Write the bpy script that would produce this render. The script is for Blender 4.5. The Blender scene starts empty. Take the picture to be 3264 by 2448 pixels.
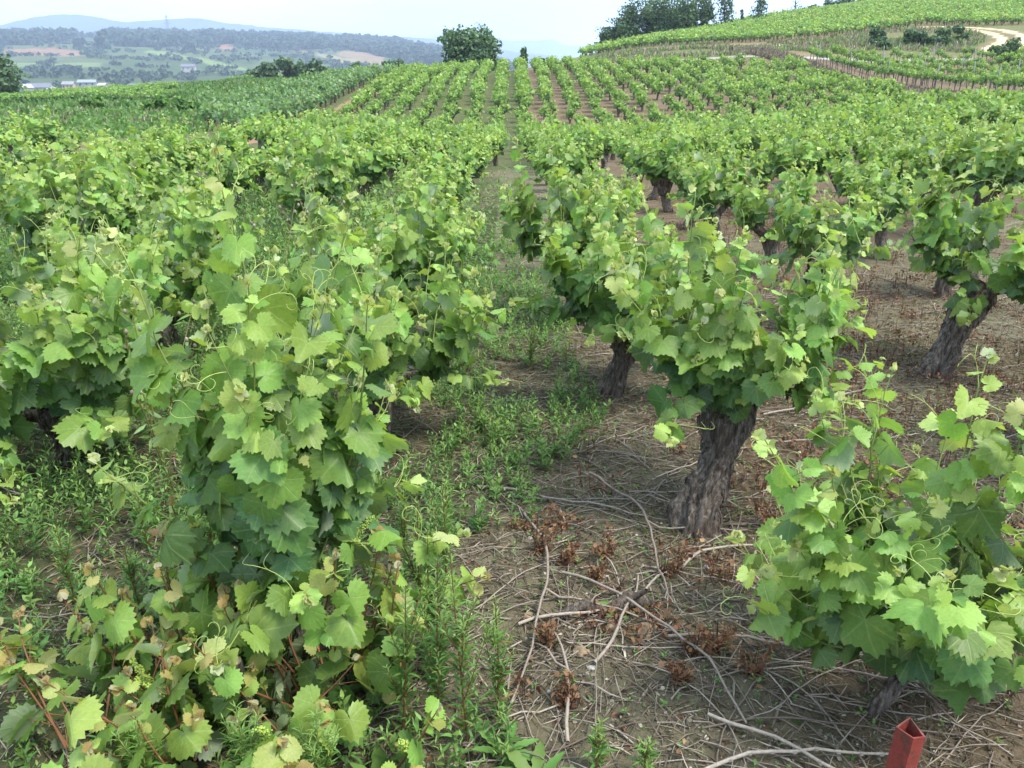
import bpy, math, random
import numpy as np
R = math.radians
C = bpy.context.scene.collection
S = bpy.context.scene
# ------------------------------------------------------------------ camera, sky, sun, exposure
CAMZ = 1.70
cam = bpy.data.objects.new("camera", bpy.data.cameras.new("camera"))
C.objects.link(cam)
cam.location = (0, 0, CAMZ)
cam.rotation_euler = (R(90 - 20.3), 0, 0)
cam.data.sensor_width = 36.0
cam.data.lens = 29.0
cam.data.clip_start = 0.05
cam.data.clip_end = 40000
S.camera = cam
SUN_EL, SUN_AZ = 58, 115          # azimuth clockwise from +Y: light from the right, a little behind the camera
sun = bpy.data.objects.new("sun", bpy.data.lights.new("sun", 'SUN'))
C.objects.link(sun)
sun.data.energy = 2.15
sun.data.angle = R(18)
sun.data.color = (1.0, 0.955, 0.87)
sun.rotation_euler = (R(90 - SUN_EL), 0, R(180 - SUN_AZ) )
W = bpy.data.worlds.new("World"); S.world = W; W.use_nodes = True
def build_world():
    nt = W.node_tree; nt.nodes.clear(); N = nt.nodes; L = nt.links
    out = N.new('ShaderNodeOutputWorld'); bg = N.new('ShaderNodeBackground')
    sky = N.new('ShaderNodeTexSky'); sky.sky_type = 'NISHITA'; sky.sun_disc = False
    sky.sun_elevation = R(SUN_EL); sky.sun_rotation = R(SUN_AZ); sky.dust_density = 2.0; sky.air_density = 1.0
    mul = N.new('ShaderNodeVectorMath'); mul.operation = 'SCALE'; mul.inputs[3].default_value = 0.09
    L.new(sky.outputs[0], mul.inputs[0])
    tc = N.new('ShaderNodeTexCoord'); mp = N.new('ShaderNodeMapping'); mp.inputs[3].default_value = (1.0, 1.0, 3.2)
    no = N.new('ShaderNodeTexNoise'); no.inputs['Scale'].default_value = 2.6; no.inputs['Detail'].default_value = 7; no.inputs['Roughness'].default_value = .55
    L.new(tc.outputs['Generated'], mp.inputs[0]); L.new(mp.outputs[0], no.inputs['Vector'])
    cr = N.new('ShaderNodeMapRange'); cr.inputs[1].default_value = .36; cr.inputs[2].default_value = .62; cr.inputs[3].default_value = .50; cr.inputs[4].default_value = .96
    L.new(no.outputs[0], cr.inputs[0])
    cc = N.new('ShaderNodeMix'); cc.data_type = 'RGBA'; cc.inputs['A'].default_value = (0.44, 0.60, 0.84, 1); cc.inputs['B'].default_value = (0.70, 0.79, 0.90, 1)
    c2 = N.new('ShaderNodeMapRange'); c2.inputs[1].default_value = .40; c2.inputs[2].default_value = .66; L.new(no.outputs[0], c2.inputs[0]); L.new(c2.outputs[0], cc.inputs['Factor'])
    mx = N.new('ShaderNodeMix'); mx.data_type = 'RGBA'; L.new(cc.outputs['Result'], mx.inputs['B'])
    L.new(cr.outputs[0], mx.inputs['Factor']); L.new(mul.outputs[0], mx.inputs['A'])
    L.new(mx.outputs['Result'], bg.inputs[0]); bg.inputs[1].default_value = 1.0
    L.new(bg.outputs[0], out.inputs[0])
build_world()
S.view_settings.view_transform = 'Standard'; S.view_settings.look = 'None'
S.view_settings.gamma = 1.0; S.view_settings.exposure = 1.68
S.cycles.max_bounces = 7; S.cycles.diffuse_bounces = 3; S.cycles.glossy_bounces = 2
S.cycles.transmission_bounces = 4; S.cycles.volume_bounces = 1; S.cycles.use_denoising = True
S.cycles.caustics_reflective = False; S.cycles.caustics_refractive = False

# ------------------------------------------------------------------ helpers
def nrm(v):
    v = np.asarray(v, float); return v / np.maximum(np.linalg.norm(v, axis=-1, keepdims=True), 1e-9)
class MB:
    """collects vertices, triangles and a 3-float 'dat' + 2-float 'luv' per vertex; builds ONE mesh object"""
    def __init__(s): s.V=[]; s.F=[]; s.M=[]; s.D=[]; s.U=[]; s.n=0
    def add(s, V, F, mi=0, D=None, U=None):
        V=np.asarray(V,float).reshape(-1,3); F=np.asarray(F,int).reshape(-1,3)
        if len(V)==0: return
        s.V.append(V); s.F.append(F+s.n); s.M.append(np.full(len(F),mi)); s.n+=len(V)
        D=np.array([.5,.5,.5]) if D is None else np.asarray(D,float)
        s.D.append(np.broadcast_to(D,(len(V),3)))
        U=np.zeros(2) if U is None else np.asarray(U,float)
        s.U.append(np.broadcast_to(U,(len(V),2)))
    def mesh(s, name, mats, smooth=True):
        me=bpy.data.meshes.new(name)
        V=np.concatenate(s.V); F=np.concatenate(s.F); M=np.concatenate(s.M)
        me.vertices.add(len(V)); me.vertices.foreach_set('co',V.astype(np.float32).ravel())
        me.loops.add(len(F)*3); me.loops.foreach_set('vertex_index',F.astype(np.int32).ravel())
        me.polygons.add(len(F)); me.polygons.foreach_set('loop_start',np.arange(0,len(F)*3,3,dtype=np.int32))
        me.polygons.foreach_set('material_index',M.astype(np.int32))
        for m in mats: me.materials.append(m)
        a=me.attributes.new('dat','FLOAT_VECTOR','POINT'); a.data.foreach_set('vector',np.concatenate(s.D).astype(np.float32).ravel())
        a=me.attributes.new('luv','FLOAT_VECTOR','POINT'); U=np.concatenate(s.U)
        a.data.foreach_set('vector',np.c_[U,np.zeros(len(U))].astype(np.float32).ravel())
        me.update(calc_edges=True)
        me.polygons.foreach_set('use_smooth',np.full(len(F),smooth))
        return me
    def build(s, name, mats, parent=None, smooth=True, loc=None):
        o=bpy.data.objects.new(name, s.mesh(name,mats,smooth)); C.objects.link(o)
        if parent is not None: o.parent=parent
        if loc is not None: o.location=loc
        return o
def tag(o,label=None,cat=None,group=None,kind=None):
    if label: o['label']=label
    if cat: o['category']=cat
    if group: o['group']=group
    if kind: o['kind']=kind
    return o
def empty(name,loc,rz=0,sc=1.0):
    o=bpy.data.objects.new(name,None); C.objects.link(o); o.location=loc; o.rotation_euler=(0,0,rz); o.scale=(sc,sc,sc)
    o.empty_display_size=.1; return o
CHILD={}
def adopt(root,*parts): CHILD.setdefault(root.name,[]).extend(parts)
def copy_tree(root,loc,rz,sc):
    r=root.copy(); C.objects.link(r); r.location=loc; r.rotation_euler=(0,0,rz); r.scale=(sc,sc,sc)
    for ch in CHILD.get(root.name,[]):
        c=ch.copy(); C.objects.link(c); c.parent=r
    return r
def sticks(P0,P1,r0,r1,sides=4):
    P0=np.asarray(P0,float).reshape(-1,3); P1=np.asarray(P1,float).reshape(-1,3); n=len(P0)
    r0=np.broadcast_to(r0,(n,)); r1=np.broadcast_to(r1,(n,))
    d=nrm(P1-P0); ref=np.where(np.abs(d[:,2:3])>.9,[[1.,0,0]],[[0,0,1.]])
    a=nrm(np.cross(d,ref)); b=np.cross(d,a)
    t=np.arange(sides)/sides*2*np.pi
    ring=a[:,None]*np.cos(t)[None,:,None]+b[:,None]*np.sin(t)[None,:,None]
    V=np.concatenate([P0[:,None]+ring*r0[:,None,None],P1[:,None]+ring*r1[:,None,None]],1)
    i=np.arange(sides); j=(i+1)%sides
    f=np.concatenate([np.c_[i,j,j+sides],np.c_[i,j+sides,i+sides]])
    F=(np.arange(n)*2*sides)[:,None,None]+f[None]
    return V.reshape(-1,3),F.reshape(-1,3)
def poly_sticks(P,r0,r1,sides=5):
    P=np.asarray(P,float); k=len(P)-1; r=np.linspace(r0,r1,k+1)
    return sticks(P[:-1],P[1:],r[:-1],r[1:],sides)
def tube(P,rad,seg=10,cap=True):
    P=np.asarray(P,float); n=len(P); rad=np.broadcast_to(rad,(n,)) if np.ndim(rad)<2 else rad
    T=nrm(np.gradient(P,axis=0)); ref=np.array([1.,.13,0]) if abs(T[:,2]).mean()>.6 else np.array([0,.1,1.])
    a=nrm(np.cross(T,ref)); b=np.cross(T,a); t=np.arange(seg)/seg*2*np.pi
    ring=a[:,None]*np.cos(t)[None,:,None]+b[:,None]*np.sin(t)[None,:,None]
    rr=rad[:,None,None] if rad.ndim==1 else rad[:,:,None]
    V=(P[:,None]+ring*rr).reshape(-1,3)
    i=np.arange(seg); j=(i+1)%seg; F=[]
    for k in range(n-1):
        F.append(np.c_[k*seg+i,k*seg+j,(k+1)*seg+j]); F.append(np.c_[k*seg+i,(k+1)*seg+j,(k+1)*seg+i])
    if cap:
        V=np.r_[V,[P[0]],[P[-1]]]; m=n*seg
        F.append(np.c_[j,i,np.full(seg,m)]); F.append(np.c_[(n-1)*seg+i,(n-1)*seg+j,np.full(seg,m+1)])
    return V,np.concatenate(F)
def box(c,s,rz=0):
    x,y,z=np.array(s)/2.; V=np.array([[a*x,b*y,d*z] for a in(-1,1) for b in(-1,1) for d in(-1,1)],float)
    F=[[0,1,3],[0,3,2],[4,6,7],[4,7,5],[0,4,5],[0,5,1],[2,3,7],[2,7,6],[0,2,6],[0,6,4],[1,5,7],[1,7,3]]
    cz,sz=math.cos(rz),math.sin(rz); V=V@np.array([[cz,sz,0],[-sz,cz,0],[0,0,1]])
    return V+np.array(c,float),np.array(F)
class VN:
    """cheap smooth value noise"""
    def __init__(s,seed): s.g=np.random.default_rng(seed).random((256,256))
    def __call__(s,x,y):
        xi=np.floor(x).astype(int); yi=np.floor(y).astype(int); fx=x-xi; fy=y-yi
        fx=fx*fx*(3-2*fx); fy=fy*fy*(3-2*fy); g=s.g
        a=g[xi%256,yi%256]; b=g[(xi+1)%256,yi%256]; c=g[xi%256,(yi+1)%256]; d=g[(xi+1)%256,(yi+1)%256]
        return (a*(1-fx)+b*fx)*(1-fy)+(c*(1-fx)+d*fx)*fy
    def fbm(s,x,y,o=4):
        t=0;a=.5
        for k in range(o): t=t+a*s(x*2**k+17*k,y*2**k-9*k); a*=.5
        return t/(1-.5**o)
vn=VN(3)

# ------------------------------------------------------------------ terrain survey (height relative to eye, by bearing and distance)
RK=[0,5,10,15,20,25,35,42,48,57,67,75,90,110,130,160,200,260,400,700,1000,1500,2000,2500,2800,3300,4500]
TAB={
-60:[-1.7,-1.7,-1.7,-1.75,-1.8,-1.85,-1.9,-1.9,-1.9,-1.95,-2.0,-1.9,-2.0,-2.2,-2.3,-2.5,-4,-8,-20,-25,-8,20,50,85,95,60,20],
-30:[-1.7,-1.7,-1.7,-1.75,-1.8,-1.85,-1.9,-1.9,-1.9,-1.95,-2.0,-1.9,-2.0,-2.2,-2.3,-2.4,-4,-8,-20,-25,-8,21,56,88,104,60,20],
-23.6:[-1.7,-1.7,-1.72,-1.8,-1.9,-1.95,-2.05,-2.1,-2.1,-2.0,-1.9,-1.85,-1.75,-1.7,-1.65,-1.5,-2.5,-6,-20,-25,-7,24,62,98,118,60,20],
-16:[-1.7,-1.7,-1.73,-1.82,-1.95,-2.1,-2.3,-2.3,-2.2,-1.8,-1.45,-1.15,-.8,-.5,-.2,0,-.3,-2,-15,-22,-10,22,58,95,118,60,20],
-8:[-1.7,-1.7,-1.75,-1.85,-2.05,-2.3,-2.85,-2.9,-2.6,-1.55,-.65,-.15,.15,0,-.1,-1,-4,-8,-22,-30,-16,15,50,85,113,50,10],
-4:[-1.7,-1.7,-1.75,-1.85,-2.1,-2.4,-3.05,-3.1,-2.75,-1.45,-.4,.2,.5,.4,.2,-.5,-4,-8,-25,-30,-20,8,35,60,78,40,10],
0:[-1.7,-1.7,-1.75,-1.85,-2.1,-2.4,-3.1,-3.2,-2.8,-1.35,-.2,.5,.85,.9,.9,.5,-2,-8,-25,-35,-30,-10,5,20,25,10,0],
8:[-1.7,-1.7,-1.73,-1.8,-2.0,-2.3,-3.0,-3.1,-2.75,-1.35,-.2,.6,1.45,3.5,4.8,6.4,6.9,5,-10,-30,-35,-30,-20,0,0,0,0],
16:[-1.7,-1.7,-1.7,-1.72,-1.85,-2.1,-2.6,-2.65,-2.4,-1.45,-.6,.3,2.2,3.6,5.3,8.4,12.3,13,5,-10,-20,-20,-20,0,0,0,0],
23.6:[-1.7,-1.7,-1.68,-1.66,-1.72,-1.85,-2.0,-1.9,-1.6,-1.2,-.8,-.5,.7,3.2,6.2,9.6,14.4,21.6,30,35,35,30,30,30,30,30,30],
30:[-1.7,-1.7,-1.68,-1.64,-1.68,-1.75,-1.85,-1.75,-1.5,-1.25,-.85,-.4,.8,3.0,5.9,8.7,13.6,21.2,32,40,45,50,50,50,50,50,50],
60:[-1.7,-1.7,-1.68,-1.64,-1.66,-1.7,-1.7,-1.6,-1.5,-1.25,-.85,-.4,.8,3.0,5.9,8.7,13.6,21.2,32,40,45,50,50,50,50,50,50]}
AK=sorted(TAB); TZ=np.array([TAB[a] for a in AK])
# refine the survey into a smooth grid
AF=np.linspace(-60,60,241); RF=np.concatenate([np.arange(0,300,2.),np.geomspace(300,4500,60)])
_t=np.array([np.interp(RF,RK,TZ[i]) for i in range(len(AK))])
_g=np.array([np.interp(AF,AK,_t[:,k]) for k in range(len(RF))]).T
def _sm(a,axis,k,n):
    w=np.hanning(k+2)[1:-1]; w/=w.sum(); h=k//2
    for _ in range(n):
        pad=[(0,0),(0,0)]; pad[axis]=(h,h); b=np.pad(a,pad,mode='edge')
        a=sum(w[i]*np.take(b,range(i,i+a.shape[axis]),axis=axis) for i in range(k))
    return a
_g=_sm(_g,0,13,2); _g=_sm(_g,1,5,1)
def ground(x,y):
    x=np.asarray(x,float); y=np.asarray(y,float)
    r=np.hypot(x,y); az=np.clip(np.degrees(np.arctan2(x,y)),-60,60)
    ai=np.clip((az+60)/.5,0,239.999); a0=ai.astype(int); fa=ai-a0
    rc=np.clip(r,0,4499); ri=np.interp(rc,RF,np.arange(len(RF))); ri=np.clip(ri,0,len(RF)-1.001); r0=ri.astype(int); fr=ri-r0
    z=(_g[a0,r0]*(1-fr)+_g[a0,r0+1]*fr)*(1-fa)+(_g[a0+1,r0]*(1-fr)+_g[a0+1,r0+1]*fr)*fa
    amp=np.interp(r,[0,60,300,1000,3000],[.0,.05,.4,4,9]); sc=np.interp(r,[0,100,1000],[.6,.12,.01])
    z=z+amp*(vn.fbm(x*.02+50,y*.02+50)-.5)*2
    near=np.clip(1-r/30,0,1)
    z=z+near*((vn.fbm(x*1.1+9,y*1.1+4,3)-.5)*.05+(vn.fbm(x*6+3,y*6+1,4)-.5)*.055+(vn.fbm(x*27+3,y*27+1,3)-.5)*.016)
    return z+CAMZ
def gz(x,y): return float(ground(np.array([x]),np.array([y]))[0])

# ------------------------------------------------------------------ materials
def mat(name):
    m=bpy.data.materials.new(name); m.use_nodes=True; m.node_tree.nodes.clear(); return m
def col(c): return (c[0],c[1],c[2],1)
class NG:
    def __init__(s,m): s.t=m.node_tree; s.N=s.t.nodes; s.L=s.t.links
    def n(s,ty,**kw):
        x=s.N.new(ty)
        for k,v in kw.items(): setattr(x,k,v)
        return x
    def l(s,a,b): s.L.new(a,b)
    def noise(s,scale,vec=None,detail=4,rough=.6):
        x=s.n('ShaderNodeTexNoise'); x.inputs['Scale'].default_value=scale; x.inputs['Detail'].default_value=detail; x.inputs['Roughness'].default_value=rough
        if vec is not None: s.l(vec,x.inputs['Vector'])
        return x.outputs[0]
    def ramp(s,fac,stops):
        x=s.n('ShaderNodeValToRGB'); e=x.color_ramp.elements
        while len(e)<len(stops): e.new(.5)
        for k,(p,c) in enumerate(stops): e[k].position=p; e[k].color=col(c)
        s.l(fac,x.inputs[0]); return x.outputs[0]
    def mix(s,f,a,b,mode='MIX'):
        x=s.n('ShaderNodeMix',data_type='RGBA',blend_type=mode)
        for k,v in(('Factor',f),('A',a),('B',b)):
            if isinstance(v,(tuple,list)): x.inputs[k].default_value=col(v)
            elif isinstance(v,(int,float)): x.inputs[k].default_value=v
            else: s.l(v,x.inputs[k])
        return x.outputs['Result']
    def math(s,op,a,b=None,c=None):
        x=s.n('ShaderNodeMath',operation=op)
        for k,v in enumerate((a,b,c)):
            if v is None: continue
            if isinstance(v,(int,float)): x.inputs[k].default_value=v
            else: s.l(v,x.inputs[k])
        return x.outputs[0]
    def rng(s,v,a,b,c,d):
        x=s.n('ShaderNodeMapRange'); s.l(v,x.inputs[0])
        for k,q in enumerate((a,b,c,d)): x.inputs[k+1].default_value=q
        return x.outputs[0]
    def dat(s,name='dat'):
        a=s.n('ShaderNodeAttribute',attribute_name=name); q=s.n('ShaderNodeSeparateXYZ'); s.l(a.outputs['Vector'],q.inputs[0]); return q.outputs
    def pos(s): return s.n('ShaderNodeNewGeometry').outputs['Position']
    def objco(s): return s.n('ShaderNodeTexCoord').outputs['Object']
    def bsdf(s,c,rough=.8,spec=.3,bump=None,bs=.3,bd=.01):
        b=s.n('ShaderNodeBsdfPrincipled')
        if isinstance(c,(tuple,list)): b.inputs['Base Color'].default_value=col(c)
        else: s.l(c,b.inputs['Base Color'])
        if isinstance(rough,(int,float)): b.inputs['Roughness'].default_value=rough
        else: s.l(rough,b.inputs['Roughness'])
        b.inputs['Specular IOR Level'].default_value=spec
        if bump is not None:
            u=s.n('ShaderNodeBump'); u.inputs['Strength'].default_value=bs; u.inputs['Distance'].default_value=bd
            s.l(bump,u.inputs['Height']); s.l(u.outputs[0],b.inputs['Normal'])
        return b.outputs[0]
    def out(s,sh):
        o=s.n('ShaderNodeOutputMaterial'); s.l(sh,o.inputs[0])
def leaf_mat(name,stops,under,trans,veins=True,tw=.38,rough=.42,spec=.35,red=(.35,.17,.07)):
    """dat = (age 0 mature..1 tip, random, bronze)"""
    m=mat(name); g=NG(m); d=g.dat()
    c=g.ramp(d[0],stops)
    hs=g.n('ShaderNodeHueSaturation'); g.l(g.rng(d[1],0,1,.485,.515),hs.inputs['Hue']); g.l(g.rng(d[1],0,1,.75,1.22),hs.inputs['Value']); hs.inputs['Saturation'].default_value=1
    g.l(c,hs.inputs['Color']); c=hs.outputs[0]
    c=g.mix(d[2],c,red)
    bump=None
    if veins:
        u=g.dat('luv'); ax=g.math('ABSOLUTE',u[0]); vy=u[1]
        vm=None
        for k,a in enumerate((0,52,106)):
            s_,c_=math.sin(R(a)),math.cos(R(a))
            perp=g.math('ABSOLUTE',g.math('SUBTRACT',g.math('MULTIPLY',ax,c_),g.math('MULTIPLY',vy,s_)))
            along=g.math('ADD',g.math('MULTIPLY',ax,s_),g.math('MULTIPLY',vy,c_))
            q=g.math('MULTIPLY',g.rng(perp,.0,.034,1,0),g.math('GREATER_THAN',along,0))
            # side veins as chevrons off each main vein
            w=g.math('FRACT',g.math('MULTIPLY',g.math('SUBTRACT',along,g.math('MULTIPLY',perp,.9)),5.5))
            w=g.math('MULTIPLY',g.rng(g.math('ABSOLUTE',g.math('SUBTRACT',w,.5)),0,.09,.45,0),g.math('LESS_THAN',perp,g.math('MULTIPLY',along,.42)))
            q=g.math('MAXIMUM',q,w)
            vm=q if vm is None else g.math('MAXIMUM',vm,q)
        c=g.mix(g.math('MULTIPLY',vm,.27),c,(.38,.47,.18))
        blot=g.noise(7,g.n('ShaderNodeAttribute',attribute_name='luv').outputs['Vector'],3)
        c=g.mix(1.0,c,g.ramp(blot,[(0.3,(.86,.86,.86)),(.7,(1.1,1.1,1.1))]),'MULTIPLY')
        av=g.n('ShaderNodeVectorMath',operation='ADD'); g.l(g.n('ShaderNodeAttribute',attribute_name='luv').outputs['Vector'],av.inputs[0]); cx=g.n('ShaderNodeCombineXYZ'); g.l(g.math('MULTIPLY',d[1],60),cx.inputs[2]); g.l(cx.outputs[0],av.inputs[1])
        sp=g.noise(6.5,av.outputs[0],2,.5); c=g.mix(g.rng(sp,.72,.76,0,.7),c,(.28,.17,.06)); c=g.mix(g.rng(g.noise(1.6,av.outputs[0],3),.55,.78,0,.3),c,(.34,.40,.08))
        bump=g.math('SUBTRACT',g.math('MULTIPLY',blot,.6),g.math('MULTIPLY',vm,.5))
    bf=g.n('ShaderNodeNewGeometry').outputs['Backfacing']
    cu=g.mix(.62,c,under)
    cc=g.mix(bf,c,cu)
    b=g.bsdf(cc,rough,spec,bump,.25,.006)
    tr=g.n('ShaderNodeBsdfTranslucent'); g.l(g.mix(1.0,c,trans,'MULTIPLY'),tr.inputs[0])
    ms=g.n('ShaderNodeMixShader'); ms.inputs[0].default_value=tw; g.l(b,ms.inputs[1]); g.l(tr.outputs[0],ms.inputs[2])
    g.out(ms.outputs[0]); return m
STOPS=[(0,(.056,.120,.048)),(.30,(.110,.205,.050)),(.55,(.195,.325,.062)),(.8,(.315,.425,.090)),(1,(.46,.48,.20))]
M_leaf=leaf_mat('vine_leaf',STOPS,(.42,.48,.34),(1.5,1.45,.7))
M_leaf2=leaf_mat('vine_leaf_far',STOPS,(.36,.42,.26),(1.5,1.45,.7),veins=False,rough=.5)
M_leaf3=leaf_mat('vine_leaf_dusky',[(0,(.060,.130,.060)),(.4,(.105,.200,.078)),(.8,(.21,.32,.11)),(1,(.32,.40,.15))],(.32,.38,.26),(1.4,1.4,.7),veins=False,rough=.5)
M_weed=leaf_mat('weed_leaf',[(0,(.055,.120,.030)),(.5,(.105,.215,.045)),(1,(.23,.34,.08))],(.2,.28,.12),(1.4,1.4,.6),veins=False,tw=.3,rough=.55)
M_dry=leaf_mat('dry_leaf',[(0,(.085,.048,.030)),(.5,(.185,.095,.048)),(1,(.30,.20,.115))],(.25,.15,.08),(1.,.8,.6),veins=False,tw=.15,rough=.8,spec=.1,red=(.28,.05,.04))
M_straw=leaf_mat('straw',[(0,(.095,.080,.058)),(.5,(.215,.182,.132)),(1,(.46,.41,.32))],(.38,.31,.2),(1,.9,.7),veins=False,tw=.15,rough=.8,spec=.1)
M_tree=leaf_mat('tree_leaf',[(0,(.042,.085,.040)),(.5,(.082,.150,.062)),(1,(.14,.22,.08))],(.09,.13,.06),(1.3,1.3,.6),veins=False,tw=.25,rough=.6)
M_pine=leaf_mat('grove_leaf',[(0,(.018,.036,.026)),(.5,(.034,.062,.036)),(1,(.060,.098,.045))],(.06,.09,.06),(1.,1.,.6),veins=False,tw=.12,rough=.7)
def simple(name,c1,c2,scale=30,rough=.8,spec=.2,bs=.4,bd=.004,stretch=None):
    m=mat(name); g=NG(m); co=g.objco()
    if stretch:
        mp=g.n('ShaderNodeMapping'); mp.inputs[3].default_value=stretch; g.l(co,mp.inputs[0]); co=mp.outputs[0]
    nz=g.noise(scale,co,6); g.out(g.bsdf(g.mix(g.rng(nz,.3,.7,0,1),c1,c2),rough,spec,nz,bs,bd)); return m
def bark_mat():
    m=mat('vine_bark'); g=NG(m); co=g.objco(); mp=g.n('ShaderNodeMapping'); mp.inputs[3].default_value=(1,1,.16); g.l(co,mp.inputs[0])
    a=g.noise(60,mp.outputs[0],8,.75); b=g.noise(9,co,4); c=g.noise(22,mp.outputs[0],5)
    cc=g.ramp(a,[(.32,(.020,.015,.012)),(.44,(.085,.066,.052)),(.56,(.21,.178,.145)),(.68,(.37,.33,.28))])
    cc=g.mix(g.rng(b,.45,.65,0,.55),cc,(.085,.060,.045)); 
    g.out(g.bsdf(cc,.9,.12,g.math('ADD',a,g.math('MULTIPLY',c,1.2)),1.0,.016)); return m
M_bark=bark_mat()
M_bark2=simple('tree_bark',(.06,.05,.04),(.12,.10,.08),8)
def cane_mat():
    m=mat('green_cane'); g=NG(m); d=g.dat()
    c=g.ramp(d[0],[(0,(.14,.12,.05)),(.4,(.20,.26,.07)),(1,(.38,.46,.13))]); c=g.mix(d[2],c,(.16,.045,.028))
    g.out(g.bsdf(c,.5,.3)); return m
M_cane=cane_mat()
def twig_mat():
    m=mat('pruned_cane'); g=NG(m); d=g.dat(); nz=g.noise(90,g.pos(),3)
    c=g.ramp(d[0],[(0,(.085,.062,.048)),(.35,(.19,.15,.115)),(.7,(.33,.28,.225)),(1,(.45,.38,.30))])
    c=g.mix(g.rng(nz,.35,.7,.0,.45),c,(.10,.075,.055)); g.out(g.bsdf(c,.85,.15,nz,.4,.002)); return m
M_twig=twig_mat()
def flower_mat():
    m=mat('flower_bud'); g=NG(m); d=g.dat(); c=g.ramp(d[1],[(0,(.13,.22,.035)),(1,(.33,.42,.075))]); g.out(g.bsdf(c,.5,.3)); return m
M_bud=flower_mat()
M_stone=simple('pale_stone',(.24,.22,.19),(.42,.40,.36),60)
M_clod=simple('tan_clod',(.14,.10,.062),(.30,.22,.135),40,bs=.8,bd=.01)
M_cut=simple('cut_wood',(.42,.26,.15),(.62,.46,.30),60)
M_steel=simple('weathered_steel',(.13,.14,.14),(.20,.21,.21),40,.6,.4)
def post_mat():
    m=mat('red_paint_rust'); g=NG(m); co=g.objco(); a=g.noise(28,co,6,.7); b=g.noise(160,co,4)
    c=g.mix(g.rng(b,.3,.7,0,1),(.17,.026,.020),(.24,.045,.035)); c=g.mix(g.rng(a,.46,.58,0,.9),c,(.085,.036,.022))
    mp=g.n('ShaderNodeMapping'); mp.inputs[3].default_value=(1,1,.12); g.l(co,mp.inputs[0]); sc=g.noise(120,mp.outputs[0],3)
    c=g.mix(g.rng(sc,.62,.72,0,.5),c,(.24,.12,.095))
    g.out(g.bsdf(c,g.rng(a,.5,.6,.5,.85),.35,g.math('ADD',a,g.math('MULTIPLY',b,.3)),.5,.003)); return m
M_post=post_mat()
def ground_mat():
    """terrain: 'dat' vertex values hold the land cover colour (soil, meadow, ploughed field ...); fine soil detail near by"""
    m=mat('ground_soil'); g=NG(m); p=g.pos()
    at=g.n('ShaderNodeAttribute',attribute_name='dat'); base=at.outputs['Color']
    n1=g.noise(1.7,p,6,.65); n2=g.noise(14,p,6,.7); n3=g.noise(75,p,5,.75); n4=g.noise(.06,p,6,.65)
    k=g.math('ADD',g.math('ADD',g.math('MULTIPLY',n1,.35),g.math('MULTIPLY',n2,.5)),g.math('MULTIPLY',n3,.55))
    c=g.mix(1.0,base,g.ramp(k,[(.42,(.42,.40,.38)),(.62,(.85,.84,.82)),(.80,(1.22,1.2,1.16)),(.95,(1.7,1.65,1.55))]),'MULTIPLY')
    c=g.mix(1.0,c,g.ramp(n4,[(.3,(.78,.82,.78)),(.7,(1.18,1.15,1.1))]),'MULTIPLY')
    g.out(g.bsdf(c,.95,.08,g.math('ADD',g.math('MULTIPLY',n2,1.0),g.math('MULTIPLY',n3,.5)),.8,.03)); return m
M_ground=ground_mat()

# ------------------------------------------------------------------ the ground sheet
def poly_in(x,y,P):
    ins=np.zeros(np.shape(x),bool); n=len(P)
    for i in range(n):
        x1,y1=P[i]; x2,y2=P[(i+1)%n]
        c=((y1>y)!=(y2>y))&(x<(x2-x1)*(y-y1)/((y2-y1)+1e-12)+x1); ins^=c
    return ins
def seg_dist(x,y,P):
    d=np.full(np.shape(x),1e9)
    for (x1,y1),(x2,y2) in zip(P[:-1],P[1:]):
        t=np.clip(((x-x1)*(x2-x1)+(y-y1)*(y2-y1))/((x2-x1)**2+(y2-y1)**2),0,1)
        d=np.minimum(d,np.hypot(x-x1-t*(x2-x1),y-y1-t*(y2-y1)))
    return d
MIDX0,MIDX1=-10.3,25.5          # the vineyard block on the facing slope, rows along Y
TRACK=[(r_*math.sin(R(a_)),r_*math.cos(R(a_))) for a_,r_ in((28.7,107),(28.9,111),(29.3,115),(29.35,119),(29.0,123),(28.3,127),(27.4,130),(26.4,132),(25,134))]
ROADY=88.5
def bearing(az,r): return (r*math.sin(R(az)),r*math.cos(R(az)))
# ploughed / pale fields far away on the valley side
FIELDS=[
 ((.30,.165,.105),[bearing(-29.9,1780),bearing(-29.6,1930),bearing(-27.3,1960),bearing(-26.3,1900),bearing(-25.4,1700),bearing(-26.2,1680)]),
 ((.36,.17,.115),[bearing(-18.4,2080),bearing(-18.4,2260),bearing(-17.8,2200),bearing(-17.1,1960),bearing(-17.9,1980)]),
 ((.30,.25,.13),[bearing(-13.9,2050),bearing(-13.5,2150),bearing(-11.5,1900),bearing(-9.2,1650),bearing(-10,1580)]),
 ((.28,.19,.12),[bearing(-11.3,1950),bearing(-10.5,2080),bearing(-8.6,2020),bearing(-7.4,1600),bearing(-8.6,1550)]),
 ((.20,.27,.09),[bearing(-22.6,1780),bearing(-22.2,1860),bearing(-19.5,1680),bearing(-16.6,1400),bearing(-16.8,1330),bearing(-20,1570)]),
 ((.17,.22,.09),[bearing(-29.8,1400),bearing(-29.5,1500),bearing(-25,1520),bearing(-25,1380)]),
 ((.34,.25,.16),[bearing(-26.3,2150),bearing(-26.2,2230),bearing(-25.6,2250),bearing(-25.7,2200)]),
]
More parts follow.
